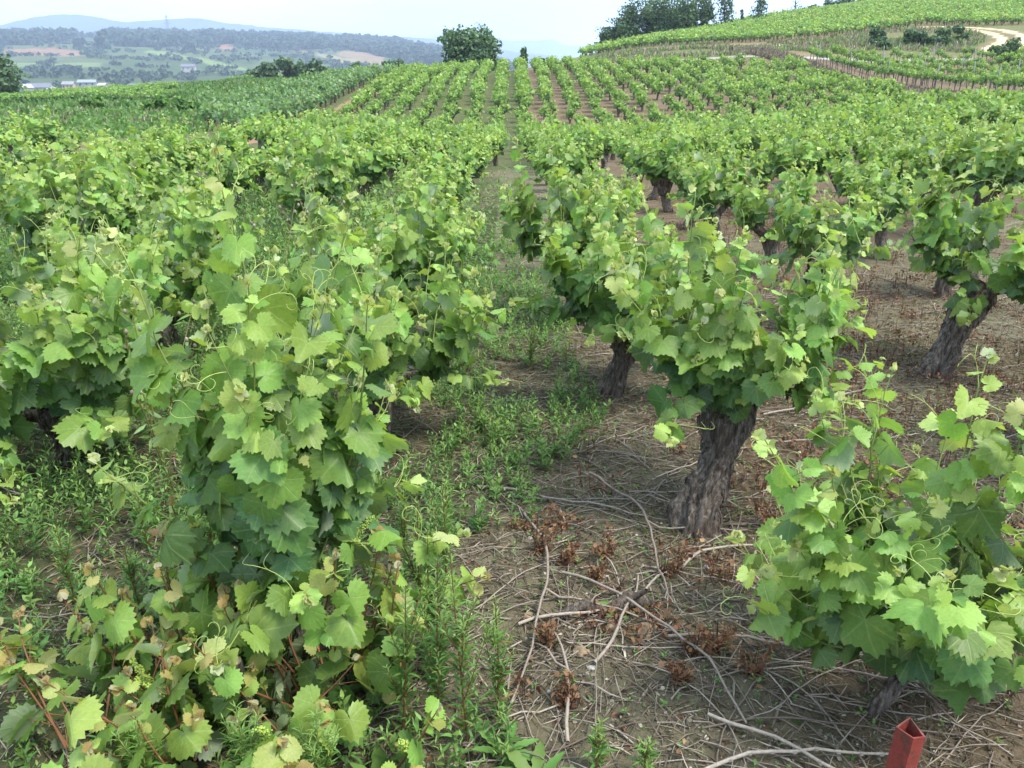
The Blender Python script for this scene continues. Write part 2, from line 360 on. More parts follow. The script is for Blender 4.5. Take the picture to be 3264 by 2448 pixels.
def land_colour(X,Y):
    r=np.hypot(X,Y); az=np.degrees(np.arctan2(X,Y)); n=len(X)
    K=np.zeros((n,3)); soil=np.array([.142,.124,.082])
    K[:]=soil
    a=vn.fbm(X*.9+3,Y*.9+7,4); b=vn.fbm(X*.35+31,Y*.35+11,3)
    def blend(mask,c):
        mm=np.clip(mask,0,1)[:,None]; K[:]=K*(1-mm)+np.array(c)*mm
    blend((a-.50)*4*(r<40),(.155,.136,.088))
    blend(((X>.9)*(b>.38)*.7*(r<30)).astype(float),(.130,.092,.062))
    blend((X<-.2)*(b-.35)*3*(r<30),(.060,.070,.030))
    dip=(r>=25)&(r<110)
    blend(dip*1.0,(.155,.115,.078)); blend((r>22)*(X<.8+.3*(vn.fbm(X*0+1,Y*.2,2)))*(X>MIDX0)*(r<110)*.85,(.085,.105,.045))                                                   # mid block soil, redder
    blend(((r>30)&(X<MIDX0-1)&(az<-9)&(r<400))*1.0,(.105,.115,.050))                  # scrub to the left
    bb=vn.fbm(X*.06+5,Y*.06+5,3)
    blend(((r>30)&(X<MIDX0-1)&(az<-9)&(r<400))*(bb>.5)*.8,(.125,.100,.062))
    strip=np.exp(-((X-25.9)/1.6)**2)*(Y>28)*(Y<96); blend(strip*1.4,(.155,.115,.072))
    blend((np.exp(-((X-(24.4))/.7)**2)*(Y>28)*(Y<96)*(bb>.35)),(.08,.14,.035))
    grass=(Y>86.8)&(Y<250)&(az>3); blend(grass*1.0,(.130,.135,.062))
    blend(grass*(vn.fbm(X*.05+1,Y*.16+2,3)>.52)*.8,(.20,.145,.090))
    blend(((Y>ROADY-1.2)&(Y<ROADY+1.2)&(X>8)&(X<46))*1.0,(.30,.30,.29))
    s=seg_dist(X,Y,TRACK); blend((s<2.3)*.6,(.20,.16,.10))
    blend(((np.abs(s-1.25)<.50)&(r<170))*1.0,(.62,.47,.31))
    s2=seg_dist(X,Y,[bearing(16.4,112),bearing(17.2,114.5),bearing(18.0,116)]); blend((s2<.8)*.8,(.58,.44,.30))
    blend((np.abs(X-MIDX0+.15)<.75)*(Y>30)*(Y<84)*1.0,(.27,.165,.105))               # bare strip on the left of the block
    blend(((r>230)&(az<4))*1.0,(.058,.085,.036))
    c=vn.fbm(X*.004,Y*.007,4); blend(((r>400))*(c-.42)*5,(.082,.105,.045))
    blend((r>400)*(vn.fbm(X*.011+8,Y*.02,3)>.60)*.8,(.045,.065,.032))
    for cc,P in FIELDS: blend(poly_in(X,Y,P)*.85,tuple(.8*q for q in cc))
    return K
def build_ground():
    ang=np.concatenate([np.arange(-180,-40,4.),np.arange(-40,40,.22),np.arange(40,180,4.)])
    rad=np.concatenate([[0.],np.geomspace(.35,4500,1250)])
    A,Rr=np.meshgrid(np.radians(ang),rad,indexing='ij'); X=(Rr*np.sin(A)); Y=(Rr*np.cos(A))
    Z=ground(X.ravel(),Y.ravel()); V=np.c_[X.ravel(),Y.ravel(),Z]
    na,nr=A.shape; i=np.arange(na); j=(i+1)%na; k=np.arange(nr-1)
    I,K=np.meshgrid(i,k,indexing='ij'); J=(I+1)%na
    a=I*nr+K; b=I*nr+K+1; c=J*nr+K+1; d=J*nr+K
    F=np.concatenate([np.c_[a.ravel(),c.ravel(),b.ravel()],np.c_[a.ravel(),d.ravel(),c.ravel()]])
    D=land_colour(X.ravel(),Y.ravel())
    m=MB(); m.add(V,F,0,D); o=m.build('ground',[M_ground]); tag(o,kind='structure'); return o
build_ground()
# mountains beyond the valley
def mountain(name,r0,az,el,depth,colr,seed):
    az=np.array(az,float); el=np.array(el,float); n=260; A=np.linspace(az[0],az[-1],n)
    top=np.interp(A,az,el); k=np.hanning(9); k/=k.sum(); top=np.convolve(np.pad(top,4,mode='edge'),k,'valid')
    top=top+(vn.fbm(A*1.9+seed,A*0+seed,4)-.5)*.16
    prof=np.array([-.06,.0,.25,.5,.72,.88,.97,1.0,.95,.8,.5,.1,-.06]); m_=len(prof); V=[]
    for q,pf in enumerate(prof):
        rr=r0+depth*(q/(m_-1)-.5); h=top/100*r0*pf+(vn.fbm(A*2.3+seed+q*.7,A*0+q*.9,4)-.5)*.05*r0*top/100*(0 if q in(7,) else 1)
        h=np.minimum(h,top/100*rr) if q>7 else h
        V.append(np.c_[rr*np.sin(np.radians(A)),rr*np.cos(np.radians(A)),h+CAMZ])
    V=np.concatenate(V); I,K=np.meshgrid(np.arange(n-1),np.arange(m_-1)); a=K*n+I
    F=np.concatenate([np.c_[a.ravel(),(a+1).ravel(),(a+n+1).ravel()],np.c_[a.ravel(),(a+n+1).ravel(),(a+n).ravel()]])
    mm=mat(name+'_cover'); g=NG(mm); nz=g.noise(.004,g.pos(),6,.65); g.out(g.bsdf(g.mix(g.rng(nz,.4,.6,0,1),colr,tuple(1.7*c for c in colr)),.95,.05))
    b=MB(); b.add(V,F); tag(b.build(name,[mm]),kind='structure')
mountain('mountains',6000,[-38,-30.5,-28.5,-27,-26,-25,-23.6,-22.5,-21,-19.5,-18.3,-17,-15,-12,-9,-6.5,-4,-2,0,3],
  [4.0,4.6,5.6,6.15,6.2,6.1,5.6,5.7,5.9,6.15,5.9,5.6,5.35,5.0,4.65,4.45,4.1,3.7,3.0,2.4],2000,(.028,.042,.036),1)
mountain('far_mountains',9500,[-12,-9,-6.5,-5.6,-4.3,-3,-1.8,0,1.4,2.6,3.6,4.8,6,8,12],
  [3.0,4.3,4.0,4.3,4.85,4.4,4.5,4.1,4.1,4.2,3.5,3.6,3.2,2.6,2.2],2600,(.02,.03,.035),5)

# ------------------------------------------------------------------ leaf templates
def leaf_tpl(n,rings,seed,kind='lobed',tooth=.062,fold=.25,droop=.25):
    rg=np.random.default_rng(seed); a=np.linspace(-166,166,n)
    if kind=='lobed': K=([0,10,20,28,40,52,63,74,84,96,108,120,135,150,166],[1,.95,.86,.78,.86,.93,.88,.80,.72,.78,.80,.76,.70,.60,.36])
    elif kind=='round': K=([0,15,35,55,75,95,115,135,150,166],[.95,.84,.82,.84,.78,.76,.72,.66,.56,.36])
    aa=np.abs(a); r=np.interp(aa,*K)
    r=r*(1+rg.normal(0,.035,n)); r=r*(1+tooth*np.where(np.arange(n)%2==0,1,-1)) if n>12 else r
    r[n//2]=max(r[n//2],.98)
    V=[[0,0,0]]; 
    ph=rg.random()*6
    for f in rings:
        x=np.sin(np.radians(a))*r*f; y=np.cos(np.radians(a))*r*f
        z=-fold*np.abs(x)**1.25*rg.uniform(.7,1.3)-droop*np.sign(y)*y**2*.6+.055*np.sin(a/57.3*3.2+ph)*f*f+.06*np.sin(a/57.3*1.0+ph*2)*f
        if f==1: z=z+rg.normal(0,.018,n)
        V+=list(np.c_[x,y,z])
    V=np.array(V); F=[]; i=np.arange(n-1)
    F.append(np.c_[np.zeros(n-1,int),1+i+1,1+i])
    for k in range(len(rings)-1):
        b=1+k*n; c=b+n; F.append(np.c_[b+i,b+i+1,c+i+1]); F.append(np.c_[b+i,c+i+1,c+i])
    F=np.concatenate(F)
    P=V[F]; nz=np.cross(P[:,1]-P[:,0],P[:,2]-P[:,0])[:,2]; F[nz<0]=F[nz<0][:,::-1]
    return V,F,V[:,:2].copy()
HI=[leaf_tpl(47,(.5,1),s,fold=f,droop=d) for s,f,d in((1,.2,.3),(2,.5,.15),(3,-.25,.4),(4,.1,.55),(5,.75,.3),(6,.35,-.1),(7,-.55,.7),(8,1.1,.1))]
RO=[leaf_tpl(41,(.5,1),s,'round',fold=f,droop=d) for s,f,d in((11,.3,.3),(12,-.4,.2),(13,.6,.1),(14,.15,.5))]
MI=[leaf_tpl(21,(1,),s,tooth=.09,fold=f,droop=d) for s,f,d in((21,.25,.3),(22,.5,.1),(23,-.25,.4),(24,.6,.3))]
LO=[leaf_tpl(8,(1,),s,tooth=0,fold=f,droop=d) for s,f,d in((31,.3,.3),(32,.5,.1),(33,-.25,.4))]
def narrow_tpl(w,curl):
    V=np.array([[0,0,0],[w,.35,.05],[-w,.35,.05],[w*.8,.7,.02-curl*.3],[-w*.8,.7,.02-curl*.3],[0,1,-curl],[0,.35,0],[0,.7,-curl*.35]],float)
    F=np.array([[0,1,6],[0,6,2],[6,1,3],[6,3,7],[2,6,7],[2,7,4],[7,3,5],[4,7,5]]); return V,F,V[:,:2].copy()
NA=[narrow_tpl(.10,.2),narrow_tpl(.13,-.1),narrow_tpl(.09,.4)]
OV=[narrow_tpl(.24,.25),narrow_tpl(.28,.1),narrow_tpl(.2,.5)]
QD=[(np.array([[-.5,-.5,0],[.5,-.5,.1],[.5,.5,-.1],[-.5,.5,.1]],float),np.array([[0,1,2],[0,2,3]]),np.zeros((4,2)))]
def put(mb,tpls,P,T,N,s,D,mi,rg,sx=None):
    """instances leaf templates with numpy: P base, T tip direction, N face normal"""
    P=np.asarray(P,float).reshape(-1,3); n=len(P)
    if n==0: return
    T=nrm(T); X=nrm(np.cross(T,N)); Z=np.cross(X,T); s=np.broadcast_to(s,(n,)); D=np.asarray(D,float)
    D=np.broadcast_to(D,(n,3)); sx=np.ones(n) if sx is None else sx; w=rg.integers(0,len(tpls),n)
    for k,(V,F,U) in enumerate(tpls):
        q=np.where(w==k)[0]
        if len(q)==0: continue
        M=np.stack([X[q]*sx[q,None],T[q],Z[q]],1)*s[q,None,None]
        VV=np.einsum('vk,nkj->nvj',V,M)+P[q,None]
        FF=F[None]+(np.arange(len(q))*len(V))[:,None,None]
        mb.add(VV.reshape(-1,3),FF.reshape(-1,3),mi,np.repeat(D[q],len(V),0),np.tile(U,(len(q),1)))

# ------------------------------------------------------------------ grapevines
SIZE_T=([0,.12,.5,.7,.85,.95,1],[.7,1,1,.78,.5,.26,.13])
def shoot_gen(rg,p0,d0,L,inter,leaf,centre,up=.06,kind='vine'):
    L=L/.775; n=max(5,int(L/inter)); P=[np.array(p0,float)]; d=nrm(d0); dirs=[]
    for k in range(n):
        d=nrm(d+np.array([0,0,up])+rg.normal(0,.075,3)); dirs.append(d)
        P.append(P[-1]+d*inter*(1-.45*k/n))
    P=np.array(P); dirs=np.array(dirs+[d]); t=np.arange(n+1)/n
    side=nrm(np.cross(dirs,[0.1,.05,1.])+1e-6); sgn=np.where(np.arange(n+1)%2==0,1,-1)[:,None]
    out=nrm(P-np.array([centre[0],centre[1],0]))*[1,1,0]; out=nrm(out+1e-6)
    sd=nrm(side*sgn*.7+out*.55+rg.normal(0,.35,(n+1,3)))
    s=leaf*np.interp(t,*SIZE_T)*rg.uniform(.52,1.22,n+1)
    pl=.95*s*rg.uniform(.7,1.2,n+1)
    pd=nrm(sd*.9+dirs*.35+[0,0,.25]); Q=P+pd*pl[:,None]
    hang=np.interp(t,[0,.6,1],[.75,.6,-.5])[:,None]
    T=nrm(sd*.75-np.array([0,0,1])*hang+rg.normal(0,.28,(n+1,3)))
    N=nrm(out*.75+[0,0,.8]+rg.normal(0,.33,(n+1,3)))
    D=np.c_[np.clip(np.interp(t,[0,.4,.75,1],[.10,.38,.70,.90])+rg.normal(0,.09,n+1),0,1),rg.random(n+1),np.zeros(n+1)]
    lv=dict(P=[Q],T=[T],N=[N],s=[s],D=[D]); st0=[P[:-1],P,]; st1=[P[1:],Q]
    r=np.linspace(.0042,.0014,n+1); sr0=[r[:-1],np.full(n+1,.0016)*np.interp(t,[0,1],[1,.5])]; sr1=[r[1:],np.full(n+1,.0011)*np.interp(t,[0,1],[1,.5])]
    # lateral leaves
    m=(rg.random(n+1)<.6)&(t>.04)&(t<.78); q=np.where(m)[0]
    if len(q):
        a=nrm(sd[q]*-.3+out[q]*.4+rg.normal(0,.6,(len(q),3))+[0,0,.35]); B=P[q]+a*rg.uniform(.03,.07,(len(q),1))
        lv['P'].append(B); lv['T'].append(nrm(a-[0,0,.5])); lv['N'].append(nrm(out[q]*.6+[0,0,1]+rg.normal(0,.4,(len(q),3))))
        lv['s'].append(leaf*rg.uniform(.3,.62,len(q))); lv['D'].append(np.c_[np.clip(rg.normal(.55,.17,len(q)),0,1),rg.random(len(q)),np.zeros(len(q))])
        st0.append(P[q]); st1.append(B); sr0.append(np.full(len(q),.0012)); sr1.append(np.full(len(q),.0009))
    lv={k:np.concatenate(v) for k,v in lv.items()}
    return P,dirs,lv,(np.concatenate(st0),np.concatenate(st1),np.concatenate(sr0),np.concatenate(sr1)),t
def tendril(rg,p,d):
    """forked curling tendril"""
    mb=MB(); d=nrm(np.array(d)+[0,0,.5]); Q=[np.array(p,float)]; ax=nrm(rg.normal(0,1,3)); L=rg.uniform(.10,.17); n=7
    for k in range(n):
        d=nrm(d+np.cross(ax,d)*.13*(1+k*.15)); Q.append(Q[-1]+d*L/n)
    mb.add(*poly_sticks(Q,.0014,.0009,4),0,[.9,.5,0])
    for sg in(1,-1):
        e=nrm(d+np.cross(ax,d)*.7*sg); W=[Q[-3] if sg<0 else Q[-1]]; lim=rg.uniform(.05,.09)
        for k in range(9):
            e=nrm(e+np.cross(ax,e)*(.16+.07*k)*sg); W.append(W[-1]+e*lim/9)
        mb.add(*poly_sticks(W,.0009,.0006,4),0,[.9,.5,0])
    return mb
ICO=None
def ico():
    global ICO
    if ICO is None:
        import bmesh
        bm=bmesh.new(); bmesh.ops.create_icosphere(bm,subdivisions=1,radius=1); V=np.array([v.co[:] for v in bm.verts]); F=np.array([[v.index for v in f.verts] for f in bm.faces]); bm.free(); ICO=(V,F)
    return ICO
def flower_cluster(rg,p,d,L=.09,yellow=.4):
    mb=MB(); d=nrm(d); n=110; t=rg.random(n)**.8; ra=.024*(1-t*.75)
    off=rg.normal(0,1,(n,3)); off=nrm(off)*ra[:,None]*rg.uniform(.4,1,(n,1)); B=np.array(p)+d*(t*L+.02)[:,None]+off
    V,F=ico(); s=rg.uniform(.0026,.0040,n)
    VV=V[None]*s[:,None,None]+B[:,None]; FF=F[None]+(np.arange(n)*len(V))[:,None,None]
    mb.add(VV.reshape(-1,3),FF.reshape(-1,3),0,np.repeat(np.c_[np.zeros(n),np.clip(rg.normal(yellow,.25,n),0,1),np.zeros(n)],len(V),0))
    A=np.array(p)+d*(t*L)[:,None]; mb.add(*sticks(A,B,.0007,.0006,3),1,[.8,.5,0]); mb.add(*sticks([p],[np.array(p)+d*(L+.02)],.0018,.0008,4),1,[.6,.5,0])
    return mb
def trunk_mesh(rg,H,rb,lean=(0,0),arms=4,spread=.16,seg=36,rings=34,bend=.05,thick_top=1.25,shag=0):
    mb=MB(); z=np.linspace(-.06,1,rings); ph=rg.random(8)*6.28
    cx=lean[0]*z+bend*np.sin(z*3.1+ph[0]); cy=lean[1]*z+bend*np.sin(z*2.6+ph[1]); cx-=cx[2]; cy-=cy[2]
    P=np.c_[cx,cy,z*H]; th=np.arange(seg)/seg*2*np.pi
    base=rb*np.interp(z,[-.06,.03,.15,.35,.6,.8,.92,1],[1.22,1.15,1.0,.84,.88,1.06,thick_top,.95])
    tw=3.2*z[:,None]
    w=1+.10*np.sin(2*th[None]+5*z[:,None]+ph[1])+.13*np.sin(3*th[None]+tw+ph[2])+.09*np.sin(5*th[None]-tw*.6+ph[3]+3*z[:,None])+.05*np.sin(9*th[None]+tw*1.4+ph[4])+.03*np.sin(15*th[None]+tw*2+ph[5])
    w=w+(vn.fbm(np.cos(th)[None]*2.2+20+z[:,None]*0+ph[6],z[:,None]*7*H/.5+np.sin(th)[None]*2.2,4)-.5)*.50
    for q in range(5):                        # deep fissures twisting up the stem
        t0=ph[q]+1.6*z+.35*np.sin(z*7+q); dd=(th[None]-t0[:,None]+np.pi)%(2*np.pi)-np.pi; w=w-(.16+.05*q)*np.exp(-(dd/(.16+.03*q))**2)*np.clip(np.sin((z+.1*q)*2.9)+.35,0,1)[:,None]
    w=w+(vn(np.arange(seg)[None]*.9+z[:,None]*0+ph[0]*9,z[:,None]*3+40)-.5)*.16
    if shag: w=w*(1+.22*np.exp(-((z-.72)/.10)**2)+.10*np.exp(-((z-.3)/.07)**2))[:,None]+(vn.fbm(np.arange(seg)[None]*.55+z[:,None]*3+ph[3]*5,z[:,None]*9+ph[4]*7,4)-.5)*.34
    V,F=tube(P,base[:,None]*w,seg); mb.add(V,F)
    for q in range(shag):                     # lifted strips of bark
        k0=rg.integers(1,rings-8); n_=rg.integers(5,14); j=rg.integers(0,seg); dj=rg.choice([-1,0,0,1]); ks=np.arange(k0,min(rings-1,k0+n_)); js=(j+(dj*(ks-k0))//4)%seg
        A=V[ks*seg+js]; A=A+(A-P[ks])*rg.uniform(.0,.07)+rg.normal(0,.0012,A.shape); rr=rb*rg.uniform(.03,.075); mb.add(*poly_sticks(A,rr,rr*.3,4))
    if shag:
        iv,if_=ico()
        for q in range(9):                    # knots and pruning scars
            k=rg.integers(rings-9,rings-1) if q<7 else rg.integers(1,5); j=rg.integers(0,seg); mb.add(iv*rb*rg.uniform(.14,.30,3)+V[k*seg+j],if_)
    top=P[-1]
    heads=[]
    for k in range(arms):
        f=k/arms*6.28+rg.uniform(-.4,.4); rr=spread*rg.uniform(.6,1.15); s=P[-4]+[math.cos(f)*rb*.4,math.sin(f)*rb*.4,0]
        e=top+np.array([math.cos(f)*rr,math.sin(f)*rr,rg.uniform(.02,.10)]); mid=(s+e)/2+[0,0,rg.uniform(-.02,.03)]
        q=np.linspace(0,1,9)[:,None]; A=(1-q)**2*s+2*q*(1-q)*mid+q*q*e
        rad=rb*np.interp(q[:,0],[0,.5,.85,1],[.62,.46,.5,.22]); w2=1+.15*np.sin(3*np.arange(12)/12*6.28+q*4+ph[k%8])+rg.normal(0,.05,(9,12))
        V,F=tube(A,rad[:,None]*w2,12); mb.add(V,F); heads.append(e)
        for _ in range(2):
            u=e+rg.normal(0,.012,3); v=u+nrm(rg.normal(0,.5,3)+[0,0,.8])*rg.uniform(.03,.06); mb.add(*sticks([u],[v],rb*.16,rb*.12,7))
    return mb,np.array(heads)
def plan_shoots(rg,heads,nsh,L,out,centre,skirt=11):
    sh=[]
    for k in range(skirt):
        h=heads[k%len(heads)]+rg.normal(0,.02,3); f=k/skirt*6.28+rg.uniform(-.3,.3)
        sh.append((h,nrm([math.cos(f),math.sin(f),rg.uniform(-.45,.25)]),L*rg.uniform(.5,.8),.02))
    for k in range(nsh):
        h=heads[k%len(heads)]+rg.normal(0,.02,3); o=nrm((h-centre)*[1,1,0]+rg.normal(0,.05,3)*[1,1,0]+1e-5)
        f=rg.normal(0,.75); c,s=math.cos(f),math.sin(f); o=np.array([o[0]*c-o[1]*s,o[0]*s+o[1]*c,0])
        a=out*rg.uniform(.25,1.9) if k%3 else out*rg.uniform(1.2,2.6)
        sh.append((h,nrm(o*a+[0,0,1]),L*(rg.uniform(.75,1.4) if a<.8*out else rg.uniform(.6,1.1)),.10 if a>1.2 else .04))
    return sh
def detailed_vine(name,loc,seed,label,H=.48,rb=.085,lean=(0,0),nsh=17,L=.62,leaf=.085,out=.75,arms=4,spread=.17,group=None,flowers=4,tendrils=1,
                  custom=None,kind=HI,bronze=0.,leafmat=None,trunk=True,bend=.05,inter=.058,skirt=4):
    rg=np.random.default_rng(seed); root=empty(name,loc); tag(root,label,'grapevine' if name=='grapevine' else 'vine shoots',group)
    if trunk:
        tm,heads=trunk_mesh(rg,H,rb,lean,arms,spread,64,60,bend,1.25,90 if rb>.05 else 0); tm.build('trunk',[M_bark],root)
    else: heads=np.array([[rg.normal(0,spread),rg.normal(0,spread),H] for _ in range(arms)])
    cen=heads.mean(0); plan=plan_shoots(rg,heads,nsh,L,out,cen,skirt) if nsh else []
    for c in(custom or []): plan.append((np.array(c[0]),nrm(c[1]),c[2],c[3] if len(c)>3 else .05))
    for i,(p,d,l,up) in enumerate(plan):
        P,dirs,lv,stk,t=shoot_gen(rg,p,d,l,inter,leaf,cen,up)
        mb=MB(); V,F=sticks(*stk,5); mb.add(V,F,0,[.35,.5,bronze])
        sh=mb.build('shoot',[M_cane],root)
        lb=MB(); D=lv['D'].copy()
        if bronze: D[:,2]=np.clip((D[:,0]-.62)*2.4,0,.85)*(rg.random(len(D))<.8); D[:,0]=np.clip(D[:,0]+.12,0,.9)
        put(lb,kind,lv['P'],lv['T'],lv['N'],lv['s'],D,0,rg,rg.uniform(.85,1.15,len(D)))
        # woolly tip: a few tiny folded leaves
        e=P[-1]; n=4; put(lb,kind,e+rg.normal(0,.005,(n,3)),nrm(dirs[-1]+rg.normal(0,.5,(n,3))),rg.normal(0,1,(n,3)),rg.uniform(.008,.020,n),np.c_[np.full(n,.97),rg.random(n),np.full(n,bronze*.8)],0,rg)
        lb.build('leaves',[leafmat or M_leaf],sh)
        if l>.3:
            for q in range(tendrils):
                k=int(len(P)*rg.uniform(.55,.95)); tendril(rg,P[k],dirs[k]*.6+rg.normal(0,.5,3)).build('tendril',[M_cane],sh)
        if i<flowers:
            k=2+i%3; flower_cluster(rg,P[k],nrm((P[k]-cen)*[1,1,0]+rg.normal(0,.2,3)+[0,0,.15]),yellow=.25+.5*(bronze>0)).build('flower_cluster',[M_bud,M_cane],sh)
    return root
def light_vine(seed,tpl,H,rb,nsh,L,leaf,out,lm,rings=20,seg=18,keep=1.0,sides=3,inter=.062,skirt=0):
    """simpler vine: trunk + crown meshes at origin"""
    rg=np.random.default_rng(seed); tm,heads=trunk_mesh(rg,H,rb,(rg.normal(0,.08),rg.normal(0,.08)),4,.16,seg,rings)
    cen=heads.mean(0); mb=MB()
    for p,d,l,up in plan_shoots(rg,heads,nsh,L,out,cen,skirt):
        P,dirs,lv,stk,t=shoot_gen(rg,p,d,l,inter,leaf,cen,up)
        m=rg.random(len(lv['s']))<keep
        if sides: mb.add(*sticks(*[a[:len(P)-1] for a in stk],sides),1,[.5,.5,0])
        put(mb,tpl,lv['P'][m],lv['T'][m],lv['N'][m],lv['s'][m]*(1 if keep==1 else 1.12),lv['D'][m],0,rg,rg.uniform(.85,1.15,m.sum()))
    return tm,mb
ROWG='old bush vines in the near vineyard rows'
def V3(x,y): return (x,y,gz(x,y))
near=[]   # occupied positions of individually built vines
def dv(x,y,seed,label,**k):
    near.append((x,y)); return detailed_vine('grapevine',V3(x,y),seed,label,group=ROWG,**k)
# the six vines nearest the camera, each modelled on its own
dv(.74,2.93,5,'gnarled old vine with thick fluted trunk over bare twiggy soil, centre right',H=.50,rb=.080,lean=(-.03,.03),nsh=38,L=.60,leaf=.072,out=.75,spread=.19,flowers=3,inter=.052,skirt=9,bend=.085)
dv(-.64,2.12,11,'large-leaved vine in the left foreground with pale tips and curling tendrils',H=.38,rb=.045,lean=(.02,0),nsh=22,L=.70,leaf=.080,out=.25,spread=.10,flowers=6,tendrils=2,inter=.064,skirt=6,
   custom=[([-.04,-.05,.5],[-.03,-.02,1],1.06,.02),([-.12,-.05,.5],[-.22,-.02,1],.92,.02),([.08,-.05,.5],[.08,-.05,1],.74,.02),([.14,0,.5],[.30,-.05,1],.70,.03),([.0,0,.5],[.12,.0,1],.95,.02),([-.12,-.08,.42],[-1.1,-.4,.75],.52,.02)])
dv(1.03,1.88,23,'young vine cropped by the right edge behind a red steel post',H=.19,rb=.022,lean=(.02,0),nsh=34,L=.60,leaf=.074,out=.95,spread=.14,flowers=7,tendrils=2,inter=.062,
   custom=[([-.1,-.05,.3],[-.65,-.1,1],.62,.04),([-.05,-.05,.3],[-.2,-.05,1],.78,.02),([.02,-.05,.3],[.08,-.05,1],.80,.02),([.1,0,.3],[.3,0,1],.78,.02),([.12,-.05,.36],[.9,-.3,.3],.4,.05),([-.12,-.02,.24],[-.9,-.1,.25],.36,.05)],skirt=0)
dv(.56,4.40,31,'leafy old vine directly behind the gnarled foreground vine in the same row',H=.42,rb=.07,skirt=12,nsh=34,L=.62,leaf=.078,inter=.052,out=.8,spread=.2,flowers=0)
dv(.50,5.95,32,'third old vine back in the row just right of the path',H=.50,rb=.09,nsh=32,L=.60,leaf=.078,inter=.052,out=.8,spread=.18,flowers=0)
dv(-.70,3.68,41,'tall bushy vine behind the left foreground vine, leaning over the path',H=.27,rb=.055,nsh=38,L=.64,leaf=.070,out=.62,spread=.2,flowers=2,skirt=10)
dv(-.82,5.2,42,'third vine back in the row just left of the path',H=.40,rb=.08,nsh=32,L=.60,leaf=.072,skirt=9,out=.65,spread=.2,flowers=0)
dv(-2.15,3.55,51,'bushy vine at the left edge, nearest of the second row left of the path',H=.28,rb=.055,nsh=44,L=.78,leaf=.080,out=.9,spread=.2,flowers=0,skirt=14)
dv(2.58,4.72,61,'old vine at the right edge on a thick trunk leaning over to the right',H=.52,rb=.078,lean=(.32,.02),skirt=8,nsh=32,L=.58,leaf=.080,out=.8,spread=.22,flowers=2)
dv(2.18,5.75,62,'narrow old vine standing just behind and right of the gnarled centre right vine',H=.48,rb=.085,nsh=22,L=.50,leaf=.076,out=.6,spread=.16,flowers=0)
dv(-2.1,5.0,71,'second vine back in the second row left of the path',H=.30,rb=.06,nsh=36,L=.72,leaf=.076,skirt=10,out=.85,flowers=0)
# low rootstock shoots with bronze tips under the left foreground vine
def sucker(x,y,seed,label,specs,leaf=.066,fl=1):
    r=detailed_vine('rootstock_shoots',V3(x,y),seed,label,H=.06,nsh=0,leaf=leaf,arms=1,spread=.01,group='low bronze-tipped rootstock shoots',flowers=fl,tendrils=0,custom=specs,kind=RO,bronze=.85,trunk=False,inter=.066); return r
def fan(rg,n,L,tilt,h=.05,rad=.1):
    o=[]
    for k in range(n):
        f=rg.uniform(0,6.28); a=rg.uniform(.4,1)*tilt; o.append(([math.cos(f)*rad,math.sin(f)*rad,h],[math.cos(f)*a,math.sin(f)*a,1],L*rg.uniform(.6,1.15),.03))
    return o
rg0=np.random.default_rng(8)
sucker(-.50,1.88,1,'upright reddish rootstock shoots with rounded leaves in front of the left foreground vine trunk',[([0,0,.02],[.03,0,1],.58,.02),([.1,.05,.02],[.28,0,1],.45,.04),([-.12,0,.02],[-.15,0,1],.42,.02)]+fan(rg0,9,.42,1.0),fl=3)
sucker(-.60,2.02,6,'tall reddish rootstock shoots hiding the foot of the left foreground vine',fan(rg0,12,.55,.5,rad=.14),leaf=.07,fl=2)
sucker(-.95,1.95,2,'red-stemmed rootstock shoots rising at the left beside the foreground vine',[([-.05,0,.02],[-.35,0,1],.55,.02),([.05,0,.02],[.05,0,1],.5,.02)]+fan(rg0,7,.40,1.2),fl=2)
sucker(-.72,1.62,3,'large yellow-green rootstock leaves with bronze centres at the bottom left edge',fan(rg0,13,.38,1.3),leaf=.074,fl=2)
sucker(-1.08,1.66,4,'bronze-tipped rootstock shoots sprawling in the bottom left corner',fan(rg0,11,.38,1.5),leaf=.07,fl=1)
sucker(-.42,1.58,5,'rounded rootstock leaves at the bottom of the frame left of the tall weeds',fan(rg0,10,.30,1.3),leaf=.066,fl=2)

# ---- the rest of the near rows: copies of eight bush vines with trunk and crown
def proto(name,seed,tpl,mats,**k):
    tm,cb=light_vine(seed,tpl,**k); root=empty(name,(0,0,-200)); t=tm.build('trunk',[M_bark],root); c=cb.build('crown',mats,root); adopt(root,t,c); return root
PA=[proto('grapevine',100+i,MI,[M_leaf,M_cane],H=.46+.03*(i%2),rb=.08,nsh=30+2*i,L=.54+.05*(i%3),leaf=.074,out=.65+.15*(i%2),lm=0,inter=.052,skirt=5) for i in range(4)]
PL=[proto('grapevine',110+i,MI,[M_leaf,M_cane],H=.30+.03*(i%2),rb=.06,nsh=34,L=.68+.05*(i%3),leaf=.074,out=.75+.1*(i%2),lm=0,inter=.053,skirt=12) for i in range(4)]
PB=[proto('grapevine',120+i,LO,[M_leaf2,M_cane],H=.42+.03*(i%3),rb=.075,nsh=24+4*i,L=.58+.03*(i%3),leaf=.080,out=.7+.05*i,lm=0,rings=8,seg=8,keep=.9,sides=0,skirt=6,inter=.056) for i in range(5)]
used=set(); rn=np.random.default_rng(77)
def place(protos,x,y,label,group,sc=1.0):
    p=protos[rn.integers(len(protos))]; loc=V3(x,y); rz=rn.uniform(0,6.28)
    if p.name not in used:
        used.add(p.name); o=p; o.location=loc; o.rotation_euler=(0,0,rz); o.scale=(sc,)*3
    else: o=copy_tree(p,loc,rz,sc)
    tag(o,label,'grapevine',group); return o
ORD=['nearest','second','third','fourth','fifth','sixth','seventh','eighth','ninth','tenth','eleventh','twelfth','thirteenth','fourteenth','fifteenth','sixteenth','seventeenth','eighteenth','nineteenth','twentieth']
